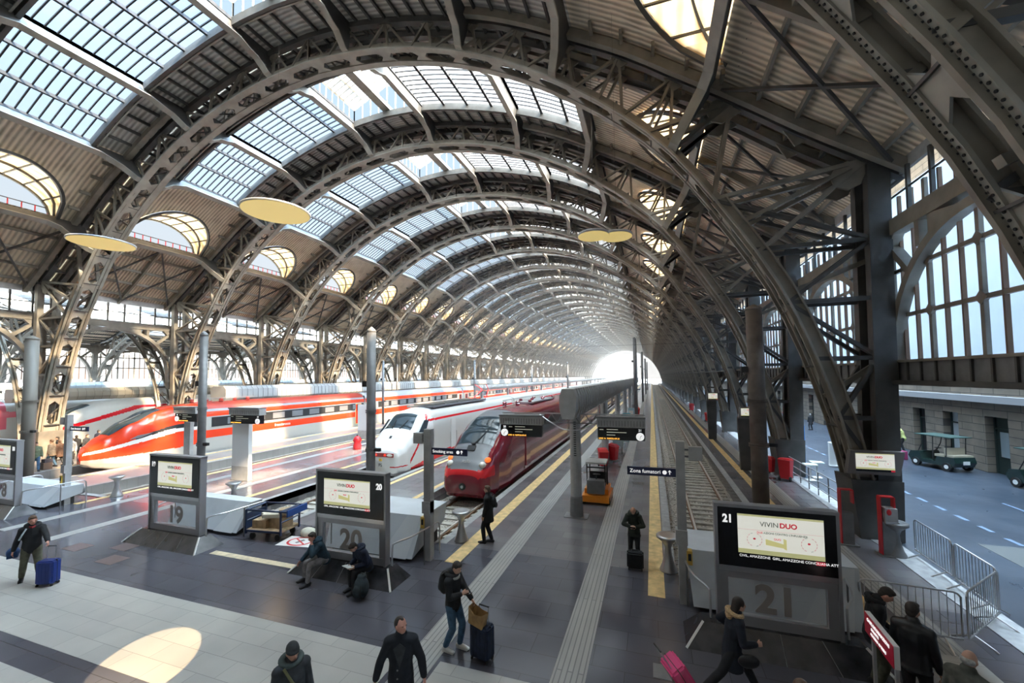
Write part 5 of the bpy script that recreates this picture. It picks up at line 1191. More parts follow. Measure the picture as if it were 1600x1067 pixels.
b.box((0, .06, 1.36), (.8, .1, .06), WHITE); b.box((0, -.06, .06), (.8, .1, .06), WHITE); b.build('frame', t)
# golf carts
def cart(x, y, rz, label):
    t = thing('golf_cart', label, 'golf cart', (x, y, 0), rz); DG_ = mat('cart_green', (.012, .03, .026), .25, coat=.4); b = MB()
    b.poly([(-.6, -1.15, .25), (-.6, 1.1, .25), (-.6, 1.25, .5), (-.6, 1.1, .78), (-.6, .62, .85), (-.6, .45, .42), (-.6, -.25, .42), (-.6, -.35, .72), (-.6, -1.2, .78), (-.6, -1.28, .5)], (1.2, 0, 0), DG_); b.build('body', t)
    b = MB(); b.box((0, -.45, .78), (1.1, .5, .12), mat('cream_seat', (.42, .37, .28), .6)); b.box((0, -.75, 1.02), (1.1, .1, .42), mat('cream_seat', (.42, .37, .28), .6)); b.box((0, -1.0, .82), (1.1, .35, .1), mat('cream_seat', (.42, .37, .28), .6)); b.build('seat', t)
    b = MB(); b.box((0, -.15, 1.82), (1.25, 1.9, .05), mat('cart_canopy', (.05, .09, .08), .4)); b.build('canopy', t); b = MB()
    for sx in (-.55, .55): b.tube([(sx, .7, .82), (sx, .45, 1.3), (sx, .35, 1.8)], .022, BLACKM, 8); b.tube([(sx, -.8, .7), (sx, -.85, 1.8)], .022, BLACKM, 8); b.tube([(sx, -.1, .5), (sx, -.15, 1.8)], .02, BLACKM, 8)
    b.build('canopy_frame', t); b = MB(); b.box((0, -1.3, .5), (.36, .02, .18), WHITE); b.build('number_plate', t); b = MB(); b.tube([(.2, .55, .8), (.2, .3, 1.05)], .02, BLACKM, 8); b.ell((.2, .3, 1.06), (.16, .16, .03), BLACKM, 14); b.build('steering_wheel', t)
    for sx in (-.56, .56):
        for sy in (-.85, .8): b = MB(); b.tube([(sx - .08, sy, .23), (sx + .08, sy, .23)], .23, RUBBER, 18, side=(0, 1, 0)); b.tube([(sx - .09, sy, .23), (sx + .09, sy, .23)], .11, WHITE, 14, side=(0, 1, 0)); b.build('wheel', t)
cart(15.4, 29.4, .35, 'dark green golf cart with cream seats by the stone wall'); cart(16.75, 24.7, .2, 'golf cart cut off by the right edge of the photo')
b = MB(); b.box((0, 0, .25), (.55, .4, .5), mat('purple_bag', (.25, .03, .10), .7), rz=.3); o = b.build('luggage_pile'); o.location = (14.6, 31.6, 0); tag(o, 'dark red bag on the ground in front of the golf cart', 'bag')
# red notice board on two posts, edge on to the camera
t = thing('notice_board', 'red notice board with white lettering on two grey posts at the bottom right', 'sign', (3.3, 7.97, 0), -.05); b = MB(); b.b2((-.02, -.48, 1.07), (.05, .48, 1.40), WHITE); b.build('board', t); b = MB(); b.b2((-.028, -.48, 1.075), (-.02, .48, 1.395), mat('notice_red', (.66, .02, .06), .4)); r_ = b.build('red_face', t)
text('GATE INFORMAZIONI', .075, TXW, r_, (-.032, 0, 1.32), (PI / 2, 0, -PI / 2)); text('BIGLIETTI', .06, TXW, r_, (-.032, .1, 1.235), (PI / 2, 0, -PI / 2)); text('ACCESSO AI TRENI', .06, TXW, r_, (-.032, 0, 1.15), (PI / 2, 0, -PI / 2))
b = MB()
for y in (-.44, .30): b.bar((.02, y, 0), (.02, y, 1.1), .045, .045, GREYM)
b.b2((-.2, -.6, 0), (.25, .5, .02), GREYM); b.build('post', t)
b = MB(); b.ell((0, 0, .35), (.22, .2, .35), mat('crimson_bag', (.42, .01, .07), .5), 14); o = b.build('travel_bag', None, True); o.location = (3.35, 7.3, 0); tag(o, 'crimson bag at the foot of the red notice board', 'bag')
# window-glass lamp reflections, imitated by added hanging discs with a glow
REFLY = mat('reflection_glow', (.72, .55, .20), .6, emit=.22)
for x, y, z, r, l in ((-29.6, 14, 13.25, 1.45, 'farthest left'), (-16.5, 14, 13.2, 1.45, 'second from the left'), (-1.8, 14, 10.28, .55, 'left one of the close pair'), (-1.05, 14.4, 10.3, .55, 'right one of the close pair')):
    t = thing('lamp_reflection_disc', f'flat yellow disc imitating a lamp reflection, {l}', 'reflection', (x, y, z)); b = MB(); b.lathe([(r, 0), (r, .08), (r * .5, .14), (.1, .2)], (0, 0, 0), GREYM, 32); b.build('disc_body', t, True); b = MB(); b.lathe([(r * .97, -.02), (r * .97, 0)], (0, 0, 0), REFLY, 32); b.build('glow_disc', t)
    b = MB(); zt_ = zo(x - XC) - z; b.tube([(0, 0, .15), (0, 0, zt_)], .003, BLACKM, 5); b.build('added_cord', t)
# overhead wires across the hall
for i, (y, z) in enumerate(((40, 8.4), (75, 9.5))):
    b = MB(); b.tube([(-60, y, z), (7.6, y, z - .1)], .012, STEELD, 6, side=(0, 0, 1)); tag(b.build('span_wire'), f'{ORD[i]} thin wire spanning the hall from side to side', 'wire')
for i, (xa, ya, za, xb, yb, zb_) in enumerate(((-8.3, 18, 5.3, -8.3, 150, 5.3), (-15, 22, 5.2, -15, 150, 5.2), (-33.2, 24, 5.1, -33.2, 150, 5.1), (2.2, 14, 5.5, 2.2, 170, 5.5))):
    b = MB(); b.tube([(xa, ya, za), (xb, yb, zb_)], .015, STEELD, 6, side=(0, 0, 1)); tag(b.build('contact_wire'), f'overhead contact wire above the {["maroon train", "white train", "orange train", "empty right track"][i]}', 'wire')
# ================================================================== PEOPLE
def fuse(mb, vox, m, sm=2, name='body'):
    """melt overlapping closed pieces into one continuous surface"""
    me = mb.mesh('tmp'); o = bpy.data.objects.new('tmp', me); C.objects.link(o)
    bm_ = bmesh.new(); bm_.from_mesh(me); bmesh.ops.recalc_face_normals(bm_, faces=bm_.faces); bm_.to_mesh(me); bm_.free()
    r = o.modifiers.new('r', 'REMESH'); r.mode = 'VOXEL'; r.voxel_size = vox
    if sm: s = o.modifiers.new('s', 'SMOOTH'); s.iterations = sm; s.factor = .5
    dg = bpy.context.evaluated_depsgraph_get(); dg.update(); out = bpy.data.meshes.new_from_object(o.evaluated_get(dg)); bpy.data.objects.remove(o); bpy.data.meshes.remove(me)
    out.name = name; out.materials.clear(); out.materials.append(m); out.polygons.foreach_set('use_smooth', [True] * len(out.polygons)); return out
def ik(a, b, l1, l2, hint):
    a = Vector(a); b = Vector(b); d = b - a; L_ = min(d.length, (l1 + l2) * .995); d = d.normalized(); b = a + d * L_
    x = (l1 * l1 - l2 * l2 + L_ * L_) / (2 * L_); h = math.sqrt(max(0, l1 * l1 - x * x)); hv = Vector(hint); hv = (hv - d * hv.dot(d)).normalized()
    return a + d * x + hv * h, b
SKIN = mat('skin', (.56, .33, .24), .55); SKIN2 = mat('skin_ruddy', (.58, .28, .21), .5)
HB = mat('hair_dark', (.025, .018, .015), .6, 0, .4, 30); HBR = mat('hair_brown', (.10, .055, .03), .6, 0, .4, 30); HG = mat('hair_grey', (.38, .37, .36), .7, 0, .3, 30)
def cl(name, c, rough=.85): return mat('cloth_' + name, c, rough, 0, .35, 9, .35)
def person(x, y, rz, label, h=1.75, lean=0.0, turn=0.0, nod=0.0, hl=None, hr=None, fl_=None, fr=None, sit=None, top=None, leg=None, shoe=None, hair=HB, hairkind='short', coat=0.0, vox=.011, skin=SKIN, curl=.6, hood=None, roll=0.0, pz=None, grp=None, eh_l=None, eh_r=None):
    s = h / 1.75; t = thing('person', label, 'person', (x, y, 0), rz, grp); fine = vox < .015
    pel = Vector((0, 0, (pz or (sit + .13 if sit else .93)) * s)); up = Vector((0, math.sin(lean), math.cos(lean))); fw = Vector((0, math.cos(lean), -math.sin(lean)))
    che = pel + up * .34 * s; sho = pel + up * .50 * s; nek = pel + up * .56 * s + fw * .01
    hd_up = Vector((0, math.sin(lean + nod), math.cos(lean + nod))); hc = nek + hd_up * .155 * s + Vector((0, .02, 0))
    HR = Matrix.Rotation(turn, 3, 'Z') @ Matrix.Rotation(-(lean * .6 + nod), 3, 'X')
    shL = sho + Vector((-.172 * s, 0, -.03)); shR = sho + Vector((.172 * s, 0, -.03))
    hl = Vector(hl) if hl else Vector((-.27, .06, .82)) * s; hr = Vector(hr) if hr else Vector((.27, .06, .82)) * s
    elL, hl = ik(shL, hl, .29 * s, .26 * s, eh_l or (-.5, -1, -.2)); elR, hr = ik(shR, hr, .29 * s, .26 * s, eh_r or (.5, -1, -.2))
    hpL = pel + Vector((-.09 * s, 0, -.03)); hpR = pel + Vector((.09 * s, 0, -.03))
    aL = Vector(fl_) if fl_ else Vector((-.11, 0, .085)); aR = Vector(fr) if fr else Vector((.11, .02, .085))
    knL, aL = ik(hpL, aL, .43 * s, .42 * s, (0, 1, .3)); knR, aR = ik(hpR, aR, .43 * s, .42 * s, (0, 1, .3))
    def trunk(b, g, m=None): b.tube([pel - up * .08 * s, pel + up * .02 * s, pel + up * .16 * s, che, sho - up * .04 * s, nek - up * .01], [(.15 * s + g, .11 * s + g), (.165 * s + g, .12 * s + g), (.148 * s + g, .11 * s + g), (.175 * s + g, .125 * s + g), (.165 * s + g, .105 * s + g), (.08 * s + g * .6, .075 * s + g * .6)], m, 16, side=(1, 0, 0), round_end=True); b.tube([shL, sho, shR], [(.065 * s + g, .065 * s + g), (.09 * s + g, .08 * s + g), (.065 * s + g, .065 * s + g)], m, 12, side=(0, 1, 0), round_end=True)
    def arm(b, S_, E_, W_, g, m=None, cut=0.0):
        W2 = W_ + (E_ - W_).normalized() * cut; b.tube([S_, S_.lerp(E_, .5), E_], [.058 * s + g, .050 * s + g, .042 * s + g], m, 12, round_end=True); b.tube([E_, E_.lerp(W2, .35), W2], [.042 * s + g, .042 * s + g, (.030 * s + g)], m, 12, round_end=True)
    def legp(b, H_, K_, A_, g, m=None, low=0.0):
        b.tube([H_, H_.lerp(K_, .4), K_], [.088 * s + g, .078 * s + g, .057 * s + g], m, 14, round_end=True); A2 = A_ + Vector((0, 0, low)); b.tube([K_, K_.lerp(A2, .35), A2], [.057 * s + g, .058 * s + g, .040 * s + g * 1.2], m, 14, round_end=True)
    b = MB(); trunk(b, 0)
    for S_, E_, W_ in ((shL, elL, hl), (shR, elR, hr)): arm(b, S_, E_, W_, 0)
    for H_, K_, A_ in ((hpL, knL, aL), (hpR, knR, aR)): legp(b, H_, K_, A_, 0); b.tube([A_ + Vector((0, -.03, -.02)), A_ + Vector((0, .08, -.045)), A_ + Vector((0, .16, -.055))], [(.035, .035), (.04, .028), (.035, .018)], None, 10, round_end=True)
    b.tube([nek - up * .04, hc - hd_up * .04], [.056 * s, .052 * s], None, 12)
    b.ell(hc, (.076 * s, .094 * s, .112 * s), None, 18, HR); P_ = lambda v: hc + HR @ (Vector(v) * s)
    b.ell(P_((0, .04, -.062)), (.052 * s, .05 * s, .052 * s), None, 12, HR)
    if fine:
        b.tube([P_((0, .088, .012)), P_((0, .112, -.022)), P_((0, .098, -.032))], [.009 * s, .014 * s, .011 * s], None, 8, round_end=True)
        for q in (-1, 1): b.ell(P_((q * .078, -.005, -.01)), (.012 * s, .02 * s, .032 * s), None, 10, HR); b.ell(P_((q * .033, .078, .022)), (.02 * s, .014 * s, .008 * s), None, 8, HR)
        b.ell(P_((0, .09, -.052)), (.024 * s, .012 * s, .009 * s), None, 8, HR)
    else: b.ell(P_((0, .1, -.015)), (.014 * s, .02 * s, .025 * s), None, 8, HR)
    for q, E_, W_ in ((-1, elL, hl), (1, elR, hr)):
        d = (W_ - E_).normalized(); n = Vector((-q * .8, -.1, -.35)); n = (n - d * n.dot(d)).normalized(); sd_ = d.cross(n).normalized() * q
        b.tube([W_, W_ + d * .045, W_ + d * .088], [(.030, .020), (.042, .018), (.040, .015)], None, 12, side=tuple(sd_), round_end=True)
        if fine:
            for k in range(4):
                base = W_ + d * .086 + sd_ * (.030 - .020 * k); L_ = (.068, .076, .070, .056)[k]; a1 = curl * .6; a2 = curl * 1.5; p1 = base + (d * math.cos(a1) + n * math.sin(a1)) * L_ * .5; p2 = p1 + (d * math.cos(a2) + n * math.sin(a2)) * L_ * .55
                b.tube([base, p1, p2], [.0095, .009, .0075], None, 8, round_end=True)
            tb = W_ + d * .03 + sd_ * .034; b.tube([tb, tb + d * .035 + sd_ * .022 + n * .012, tb + d * .062 + sd_ * .022 + n * .026], [.012, .0105, .008], None, 8, round_end=True)
        else: b.tube([W_ + d * .08, W_ + d * .14 + n * .03], [(.036, .014), (.026, .012)], None, 8, side=tuple(sd_), round_end=True)
    body = link('body', fuse(b, vox * .85, skin, 1), t)
    if fine:
        e = MB()
        for q in (-1, 1): e.ell(P_((q * .031, .086, .012)), (.011 * s, .006 * s, .006 * s), BLACKM, 8, HR)
        e.build('eye', body); e = MB(); e.ell(P_((0, .101, -.052)), (.02 * s, .004 * s, .004 * s), mat('lips', (.35, .12, .1), .5), 8, HR); e.build('mouth', body)
    # clothes
    b = MB(); trunk(b, .024)
    for S_, E_, W_ in ((shL, elL, hl), (shR, elR, hr)): arm(b, S_, E_, W_, .022, cut=.03)
    b.tube([nek - up * .05, nek + up * .02], [.098 * s, .088 * s], None, 14, round_end=True)
    if coat > 0:
        if sit: b.tube([pel + up * .1, pel + Vector((0, .12, -.02))], [(.2, .16), (.19, .12)], None, 14, round_end=True)
        else: b.tube([pel + up * .1, pel - Vector((0, 0, .05)), pel - Vector((0, 0, coat))], [(.178 * s, .14 * s), (.188 * s, .15 * s), (.215 * s, .175 * s)], None, 18, side=(1, 0, 0), round_end=False)
    else: b.tube([pel + up * .05, pel - up * .07], [(.185 * s, .148 * s), (.185 * s, .15 * s)], None, 16, side=(1, 0, 0))
    jk = link('jacket', fuse(b, vox * 1.2, top, 3), t)
    b = MB(); b.tube([pel + up * .05, pel - up * .06], [(.172 * s, .13 * s), (.17 * s, .125 * s)], None, 16, side=(1, 0, 0), round_end=True)
    for H_, K_, A_ in ((hpL, knL, aL), (hpR, knR, aR)): legp(b, H_, K_, A_, .016, low=.035)
    link('trousers', fuse(b, vox * 1.2, leg, 2), t)
    for q, A_, K_ in ((-1, aL, knL), (1, aR, knR)):
        b = MB(); b.tube([A_ + Vector((0, -.055, -.035)), A_ + Vector((0, .03, -.035)), A_ + Vector((q * .01, .12, -.048)), A_ + Vector((q * .01, .19, -.055))], [(.044, .045), (.048, .047), (.050, .034), (.040, .025)], None, 12, side=(1, 0, 0), round_end=True); b.tube([A_ + Vector((0, -.01, -.02)), A_ + Vector((0, -.01, .03))], [.05, .048], None, 12)
        b.box(A_ + Vector((q * .006, .06, -.078)), (.094, .26, .016)); link('shoe', fuse(b, .011, shoe or BLACKM, 2), t)
    # hair
    if hairkind != 'none':
        b = MB()
        if hairkind == 'short': b.ell(P_((0, -.016, .028)), (.083 * s, .096 * s, .105 * s), None, 16, HR); b.ell(P_((0, .035, .085)), (.066 * s, .058 * s, .036 * s), None, 14, HR); b.ell(P_((0, -.055, -.03)), (.068 * s, .05 * s, .06 * s), None, 12, HR)
        elif hairkind == 'receding': b.ell(P_((0, -.030, .018)), (.084 * s, .088 * s, .104 * s), None, 16, HR); b.ell(P_((0, .02, .095)), (.03 * s, .05 * s, .025 * s), None, 12, HR)
        elif hairkind == 'bald': b.ell(P_((0, -.04, -.012)), (.083 * s, .07 * s, .062 * s), None, 14, HR)
        elif hairkind == 'beanie': b.ell(P_((0, -.012, .04)), (.088 * s, .104 * s, .10 * s), None, 16, HR); b.tube([P_((0, 0, .0)), P_((0, 0, .04))], [(.09 * s, .104 * s), (.092 * s, .106 * s)], None, 18, side=(1, 0, 0))
        elif hairkind == 'long': b.ell(P_((0, -.02, .025)), (.09 * s, .104 * s, .108 * s), None, 16, HR); b.tube([P_((0, -.05, .02)), P_((0, -.075, -.10)), P_((0, -.08, -.24))], [(.088 * s, .07 * s), (.09 * s, .06 * s), (.07 * s, .04 * s)], None, 14, side=(1, 0, 0), round_end=True)
        nm = {'beanie': 'knitted_hat'}.get(hairkind, 'hair'); link(nm, fuse(b, vox, hair, 2), t)
    if hood is not None:
        b = MB(); Q = [nek + Vector((math.cos(a) * .125, math.sin(a) * .10 - .035, .015 + .03 * math.sin(a) * -1)) for a in [2 * PI * k / 16 for k in range(17)]]; b.tube(Q, [(.038, .045)] * 17, None, 10, side=(0, 0, 1)); b.ell(nek + Vector((0, -.12, -.02)), (.10, .06, .085), None, 12); link('hood', fuse(b, vox, hood, 2), t)
    return t, dict(hl=hl, hr=hr, pel=pel, nek=nek, sho=sho, hc=hc, P=P_, che=che, knL=knL, knR=knR)
def W(t, v): return Matrix.Rotation(t.rotation_euler.z, 4, 'Z') @ Vector(v) + t.location
def suitcase(x, y, rz, label, w=.42, d=.26, h=.6, m=None, tilt=0.0, handle=.4, z=0.06, name='suitcase'):
    t = thing(name, label, 'suitcase', (x, y, 0), rz); t.rotation_euler = (tilt, 0, rz); b = MB(); b.box((0, 0, z + h / 2), (w, d, h), m); me = b.mesh('shell'); bm_ = bmesh.new(); bm_.from_mesh(me); bmesh.ops.bevel(bm_, geom=bm_.edges[:], offset=.035, segments=3, affect='EDGES'); bm_.to_mesh(me); bm_.free(); link('shell', me, t)
    b = MB()
    for k in (-.3, -.1, .1, .3): b.box((k * w, -d / 2 - .003, z + h / 2), (.018, .012, h * .8), m)
    b.box((0, 0, z + h / 2), (w + .006, .012, h + .006), BLACKM); b.build('ridge', t)
    b = MB(); 
    for k in (-.1, .1): b.tube([(k, d * .25, z + h - .02), (k, d * .25, z + h + handle)], .009, CHROME, 6)
    b.tube([(-.11, d * .25, z + h + handle), (.11, d * .25, z + h + handle)], .014, BLACKM, 8); b.build('pull_handle', t)
    for sx in (-1, 1):
        for sy in (-1, 1): b = MB(); b.tube([(sx * w * .4 - .012, sy * d * .35, .033), (sx * w * .4 + .012, sy * d * .35, .033)], .033, RUBBER, 10, side=(0, 1, 0)); b.box((sx * w * .4, sy * d * .35, .055), (.03, .03, .03), BLACKM); b.build('wheel', t)
    return t
def backpack(parent, c, m, s=1.0):
    b = MB(); b.ell((c[0], c[1] - .10, c[2] - .12), (.155 * s, .11 * s, .235 * s), None, 16); b.ell((c[0], c[1] - .17, c[2] - .2), (.11 * s, .07 * s, .12 * s), None, 12)
    for q in (-1, 1): b.tube([(c[0] + q * .10, c[1] - .1, c[2] + .06), (c[0] + q * .105, c[1] + .03, c[2] + .155), (c[0] + q * .115, c[1] + .15, c[2] + .06), (c[0] + q * .12, c[1] + .145, c[2] - .12)], [(.03, .015)] * 4, None, 8, side=(1, 0, 0))
    return link('backpack', fuse(b, .012, m, 2), parent)
BLKC = cl('black', (.012, .013, .016)); NAVC = cl('navy', (.012, .02, .045)); BLUEJ = cl('jeans', (.05, .11, .19)); OLV = cl('olive', (.10, .098, .065)); DGR = cl('dark_green', (.022, .028, .022)); TRGREY = cl('grey_trousers', (.24, .23, .24)); NAVT = cl('teal_navy', (.015, .04, .062)); CHAR = cl('charcoal', (.03, .032, .036)); LTHR = mat('black_leather', (.012, .012, .014), .35, 0, .3, 8, .3); GREYJ = cl('grey_green', (.085, .088, .075))
PI2 = PI / 180

# 1 man in olive trousers with blue suitcase
t, J = person(-16.15, 6.42, -115 * PI2, 'man in black jacket and olive trousers with one hand on a blue suitcase', 1.76, lean=.10, turn=.25, nod=.08, hl=(-.34, .62, 1.0), hr=(.33, -.03, .86), fl_=(-.17, .16, .085), fr=(.17, -.16, .085), top=BLKC, leg=OLV, shoe=BLACKM, hair=HBR, hood=BLKC, skin=SKIN2)
b = MB(); b.tube([J['nek'] + Vector((-.1, .02, 0)), J['nek'] + Vector((0, .125, -.02)), J['nek'] + Vector((.1, .02, 0))], [.03] * 3, None, 8, round_end=True); link('scarf', fuse(b, .012, cl('red_scarf', (.25, .015, .02)), 1), t)
b = MB(); b.tube([J['sho'] + Vector((.10, .135, .03)), J['sho'] + Vector((.17, .15, -.12)), J['sho'] + Vector((.22, .12, -.25))], [(.018, .006)] * 3, mat('strap_pale', (.5, .6, .66), .6), 8, side=(1, 0, 0)); b.build('bag_strap', t)
b = MB(); b.ell((.34, -.24, .80), (.13, .20, .13), None, 14); b.box((.34, -.24, .74), (.2, .34, .12), None); link('shoulder_bag', fuse(b, .014, cl('blue_bag', (.02, .06, .16)), 2), t)
hp = W(t, J['hl']); suitcase(hp.x + .2, hp.y - .05, 25 * PI2, 'royal blue upright suitcase held by the man in olive trousers', .42, .26, .60, mat('suitcase_blue', (.015, .04, .22), .35), handle=.33)
# 2 man with beanie
t, J = person(-4.92, 4.55, -120 * PI2, 'person in a dark beanie with an olive strap across the dark jacket', 1.68, turn=.15, nod=.1, top=CHAR, leg=BLKC, hair=cl('beanie', (.03, .033, .036)), hairkind='beanie', coat=.05, hood=cl('scarf_green', (.05, .065, .06)), skin=mat('skin_tan', (.42, .22, .15), .55))
b = MB(); b.tube([(.12, .10, 1.42), (.02, .165, 1.22), (-.13, .15, 1.02), (-.2, .05, .95)], [(.018, .006)] * 4, mat('olive_strap', (.13, .12, .05), .7), 8, side=(1, 0, 0)); b.build('bag_strap', t)
# 3 man in long black coat
t, J = person(-3.72, 5.42, -152 * PI2, 'balding man in a long black overcoat walking towards the camera, looking sideways', 1.76, turn=.75, nod=-.02, hl=(-.35, .10, .90), hr=(.37, .04, .88), eh_l=(-1, -.4, .1), eh_r=(1, -.4, .1), fl_=(-.1, .22, .085), fr=(.1, -.2, .085), top=cl('overcoat', (.01, .012, .018)), leg=BLKC, hair=HB, hairkind='receding', coat=.42, skin=SKIN2)
b = MB(); b.poly([(-.09, .172, 1.40), (.0, .185, 1.12), (.09, .172, 1.40), (.0, .15, 1.46)], (0, .01, 0), CHAR); b.build('coat_front', t); b = MB()
for z in (.98, 1.1): b.ell((.03, .19, z), (.014, .008, .014), GREYD, 8)
b.build('button', t)
b = MB(); b.tube([J['hl'] + Vector((0, .05, -.07)), J['hl'] + Vector((0, .09, -.13))], [(.02, .01)] * 2, BLACKM, 8); b.build('phone', t)
# 4 young man with scarf, phone, suitcase, paper bag
t, J = person(-3.88, 7.42, -98 * PI2, 'young man in black hooded jacket and jeans with grey scarf reading his phone', 1.72, turn=-.1, nod=.42, hl=(-.08, .44, .96), hr=(.10, .28, 1.18), fl_=(-.09, .10, .085), fr=(.11, -.10, .085), top=BLKC, leg=BLUEJ, shoe=mat('white_shoe', (.62, .62, .6), .6), hair=HB, hood=CHAR, curl=.9)
b = MB(); b.tube([J['nek'] + Vector((math.cos(a) * .105, math.sin(a) * .085 + .02, -.035 - .02 * math.sin(a))) for a in [2 * PI * k / 16 for k in range(17)]], [(.028, .03)] * 17, None, 10, side=(0, 0, 1)); link('scarf', fuse(b, .011, cl('grey_scarf', (.34, .34, .32)), 1), t)
backpack(t, J['sho'] + Vector((0, -.10, -.02)), BLKC, 1.0)
b = MB(); b.box(J['hr'] + Vector((-.02, .13, .02)), (.072, .15, .012), BLACK, rx=.3); b.build('phone', t)
suitcase(-3.22, 7.34, -12 * PI2, 'tall dark navy suitcase with a brown paper bag on top', .42, .28, .60, cl('suitcase_navy', (.012, .02, .045)), handle=.3)
b = MB(); PB = mat('brown_paper', (.36, .22, .09), .8, 0, .25, 8, .4)
b.add([(-.15, -.08, 0), (.16, -.08, 0), (.16, .08, 0), (-.15, .08, 0), (-.20, -.07, .3), (.12, -.10, .26), (.16, .10, .25), (-.2, .09, .3), (-.02, -.11, .24), (.0, .11, .24)], [(3, 2, 1, 0), (0, 1, 5, 8, 4), (1, 2, 6, 5), (2, 3, 7, 9, 6), (3, 0, 4, 7)], PB); b.tube([(-.08, -.09, .24), (-.06, -.03, .36), (0, -.09, .24)], .006, PB, 6); o = b.build('paper_bag'); o.location = (-3.30, 7.28, .665); o.rotation_euler = (0, .18, -.2); tag(o, 'crumpled brown paper bag on the navy suitcase', 'bag')
# 5, 6 the two seated men
t, J = person(-8.62, 8.98, 158 * PI2, 'seated man in a teal-navy jacket and grey trousers with one hand at his mouth', 1.74, lean=.42, turn=.1, nod=.05, sit=.40, hl=(-.07, .36, .97), hr=(.26, .50, .53), fl_=(-.17, .50, .085), fr=(.20, .42, .085), top=NAVT, leg=TRGREY, hair=HB, eh_l=(-.6, .3, -1), skin=SKIN2, hood=NAVT)
t, J = person(-7.22, 8.98, 165 * PI2, 'seated man in a dark navy coat and black trousers bent over a booklet', 1.74, lean=.45, nod=.55, sit=.40, hl=(-.10, .42, .64), hr=(.12, .42, .64), fl_=(-.10, .44, .085), fr=(.12, .38, .085), top=NAVC, leg=BLKC, hair=HB, coat=.1, hood=NAVC)
b = MB(); b.box((.03, .52, .66), (.26, .18, .015), WHITE, rx=.2); b.build('booklet', t)
b = MB(); b.ell((0, 0, .26), (.19, .16, .27), None, 18); b.ell((-.02, -.13, .2), (.13, .08, .15), None, 14); b.ell((0, .02, .5), (.12, .10, .08), None, 12)
o = link('rucksack', fuse(b, .013, cl('rucksack', (.035, .05, .06)), 2), None, (-6.92, 8.42, 0)); tag(o, 'grey-black rucksack standing on the floor by the reading man', 'rucksack')
for P_ in ([(-.12, -.12, .38), (-.14, -.2, .2), (-.12, -.12, .06)], [(.1, -.14, .38), (.12, -.2, .2), (.1, -.12, .06)], [(-.06, 0, .56), (0, 0, .61), (.06, 0, .56)]): b = MB(); b.tube(P_, .011, BLACKM, 6); b.build('strap', o)
# 7 man by the maroon train
t, J = person(-5.18, 12.38, 92 * PI2, 'slim man in a black knee-length coat facing left near the maroon train', 1.82, hl=(-.22, .10, .86), hr=(.22, -.02, .86), fl_=(-.07, .13, .085), fr=(.08, -.08, .085), top=BLKC, leg=BLKC, hair=HBR, coat=.28); backpack(t, J['sho'] + Vector((0, -.1, -.05)), BLKC, .75)
# 8 bald man with phone and trolley bag
t, J = person(-.60, 12.45, 177 * PI2, 'bald man in a dark waxed jacket looking down at his phone near the yellow line', 1.62, lean=.12, nod=.5, hl=(-.07, .27, 1.06), hr=(.07, .27, 1.06), top=DGR, leg=BLKC, hair=HG, hairkind='none', coat=.14, eh_l=(-1, -.2, -.3), eh_r=(1, -.2, -.3), hood=DGR)
b = MB(); b.box((0, .38, 1.07), (.15, .08, .012), BLACK); b.build('phone', t)
suitcase(-.56, 11.92, 0, 'black soft trolley bag in front of the bald man', .44, .28, .42, BLKC, handle=.02, name='trolley_bag')
# 9 woman running with pink suitcase
t, J = person(1.16, 7.72, -80 * PI2, 'woman in a long dark coat with fur-trimmed hood hurrying right, seen from behind', 1.68, lean=.16, turn=.1, hl=(-.3, .12, 1.0), hr=(.18, .32, 1.02), fl_=(-.06, .42, .09), fr=(.08, -.48, .16), top=cl('night_coat', (.01, .014, .024)), leg=BLKC, hair=HB, hairkind='long', coat=.34, pz=.90, hood=mat('fur_trim', (.50, .34, .18), .95, 0, .4, 40, 1.0), curl=.9)
b = MB(); b.ell((.27, .16, .80), (.06, .17, .11), None, 14); link('handbag', fuse(b, .013, LTHR, 1), t)
suitcase(.50, 7.62, 118 * PI2, 'glossy pink hard-shell suitcase being pulled along at the bottom edge', .44, .28, .62, mat('pink_shell', (.72, .06, .20), .2, coat=.4), tilt=-.55, handle=.35, z=.05)
# 10 to 13 at the bottom right
person(3.52, 8.72, -105 * PI2, 'young man in a black hoodie looking down behind the red notice board', 1.76, lean=.12, nod=.55, hl=(-.05, .25, 1.02), hr=(.1, .25, 1.0), top=BLKC, leg=cl('camouflage', (.09, .09, .06)), hair=HB, hood=BLKC, skin=SKIN2)
person(3.74, 8.02, -38 * PI2, 'broad man in a black leather jacket with his back to the camera', 1.80, turn=-.2, nod=.1, top=LTHR, leg=BLKC, hair=HB, coat=.1)
person(3.86, 7.08, -55 * PI2, 'balding man in a grey-green jacket seen from behind at the bottom right', 1.70, nod=.1, top=GREYJ, leg=CHAR, hair=HG, hairkind='bald', coat=.1)
person(1.62, 5.95, -70 * PI2, 'person of whom only brown hair shows at the bottom edge', 1.62, nod=.1, top=CHAR, leg=BLKC, hair=HBR, hairkind='long', vox=.016)
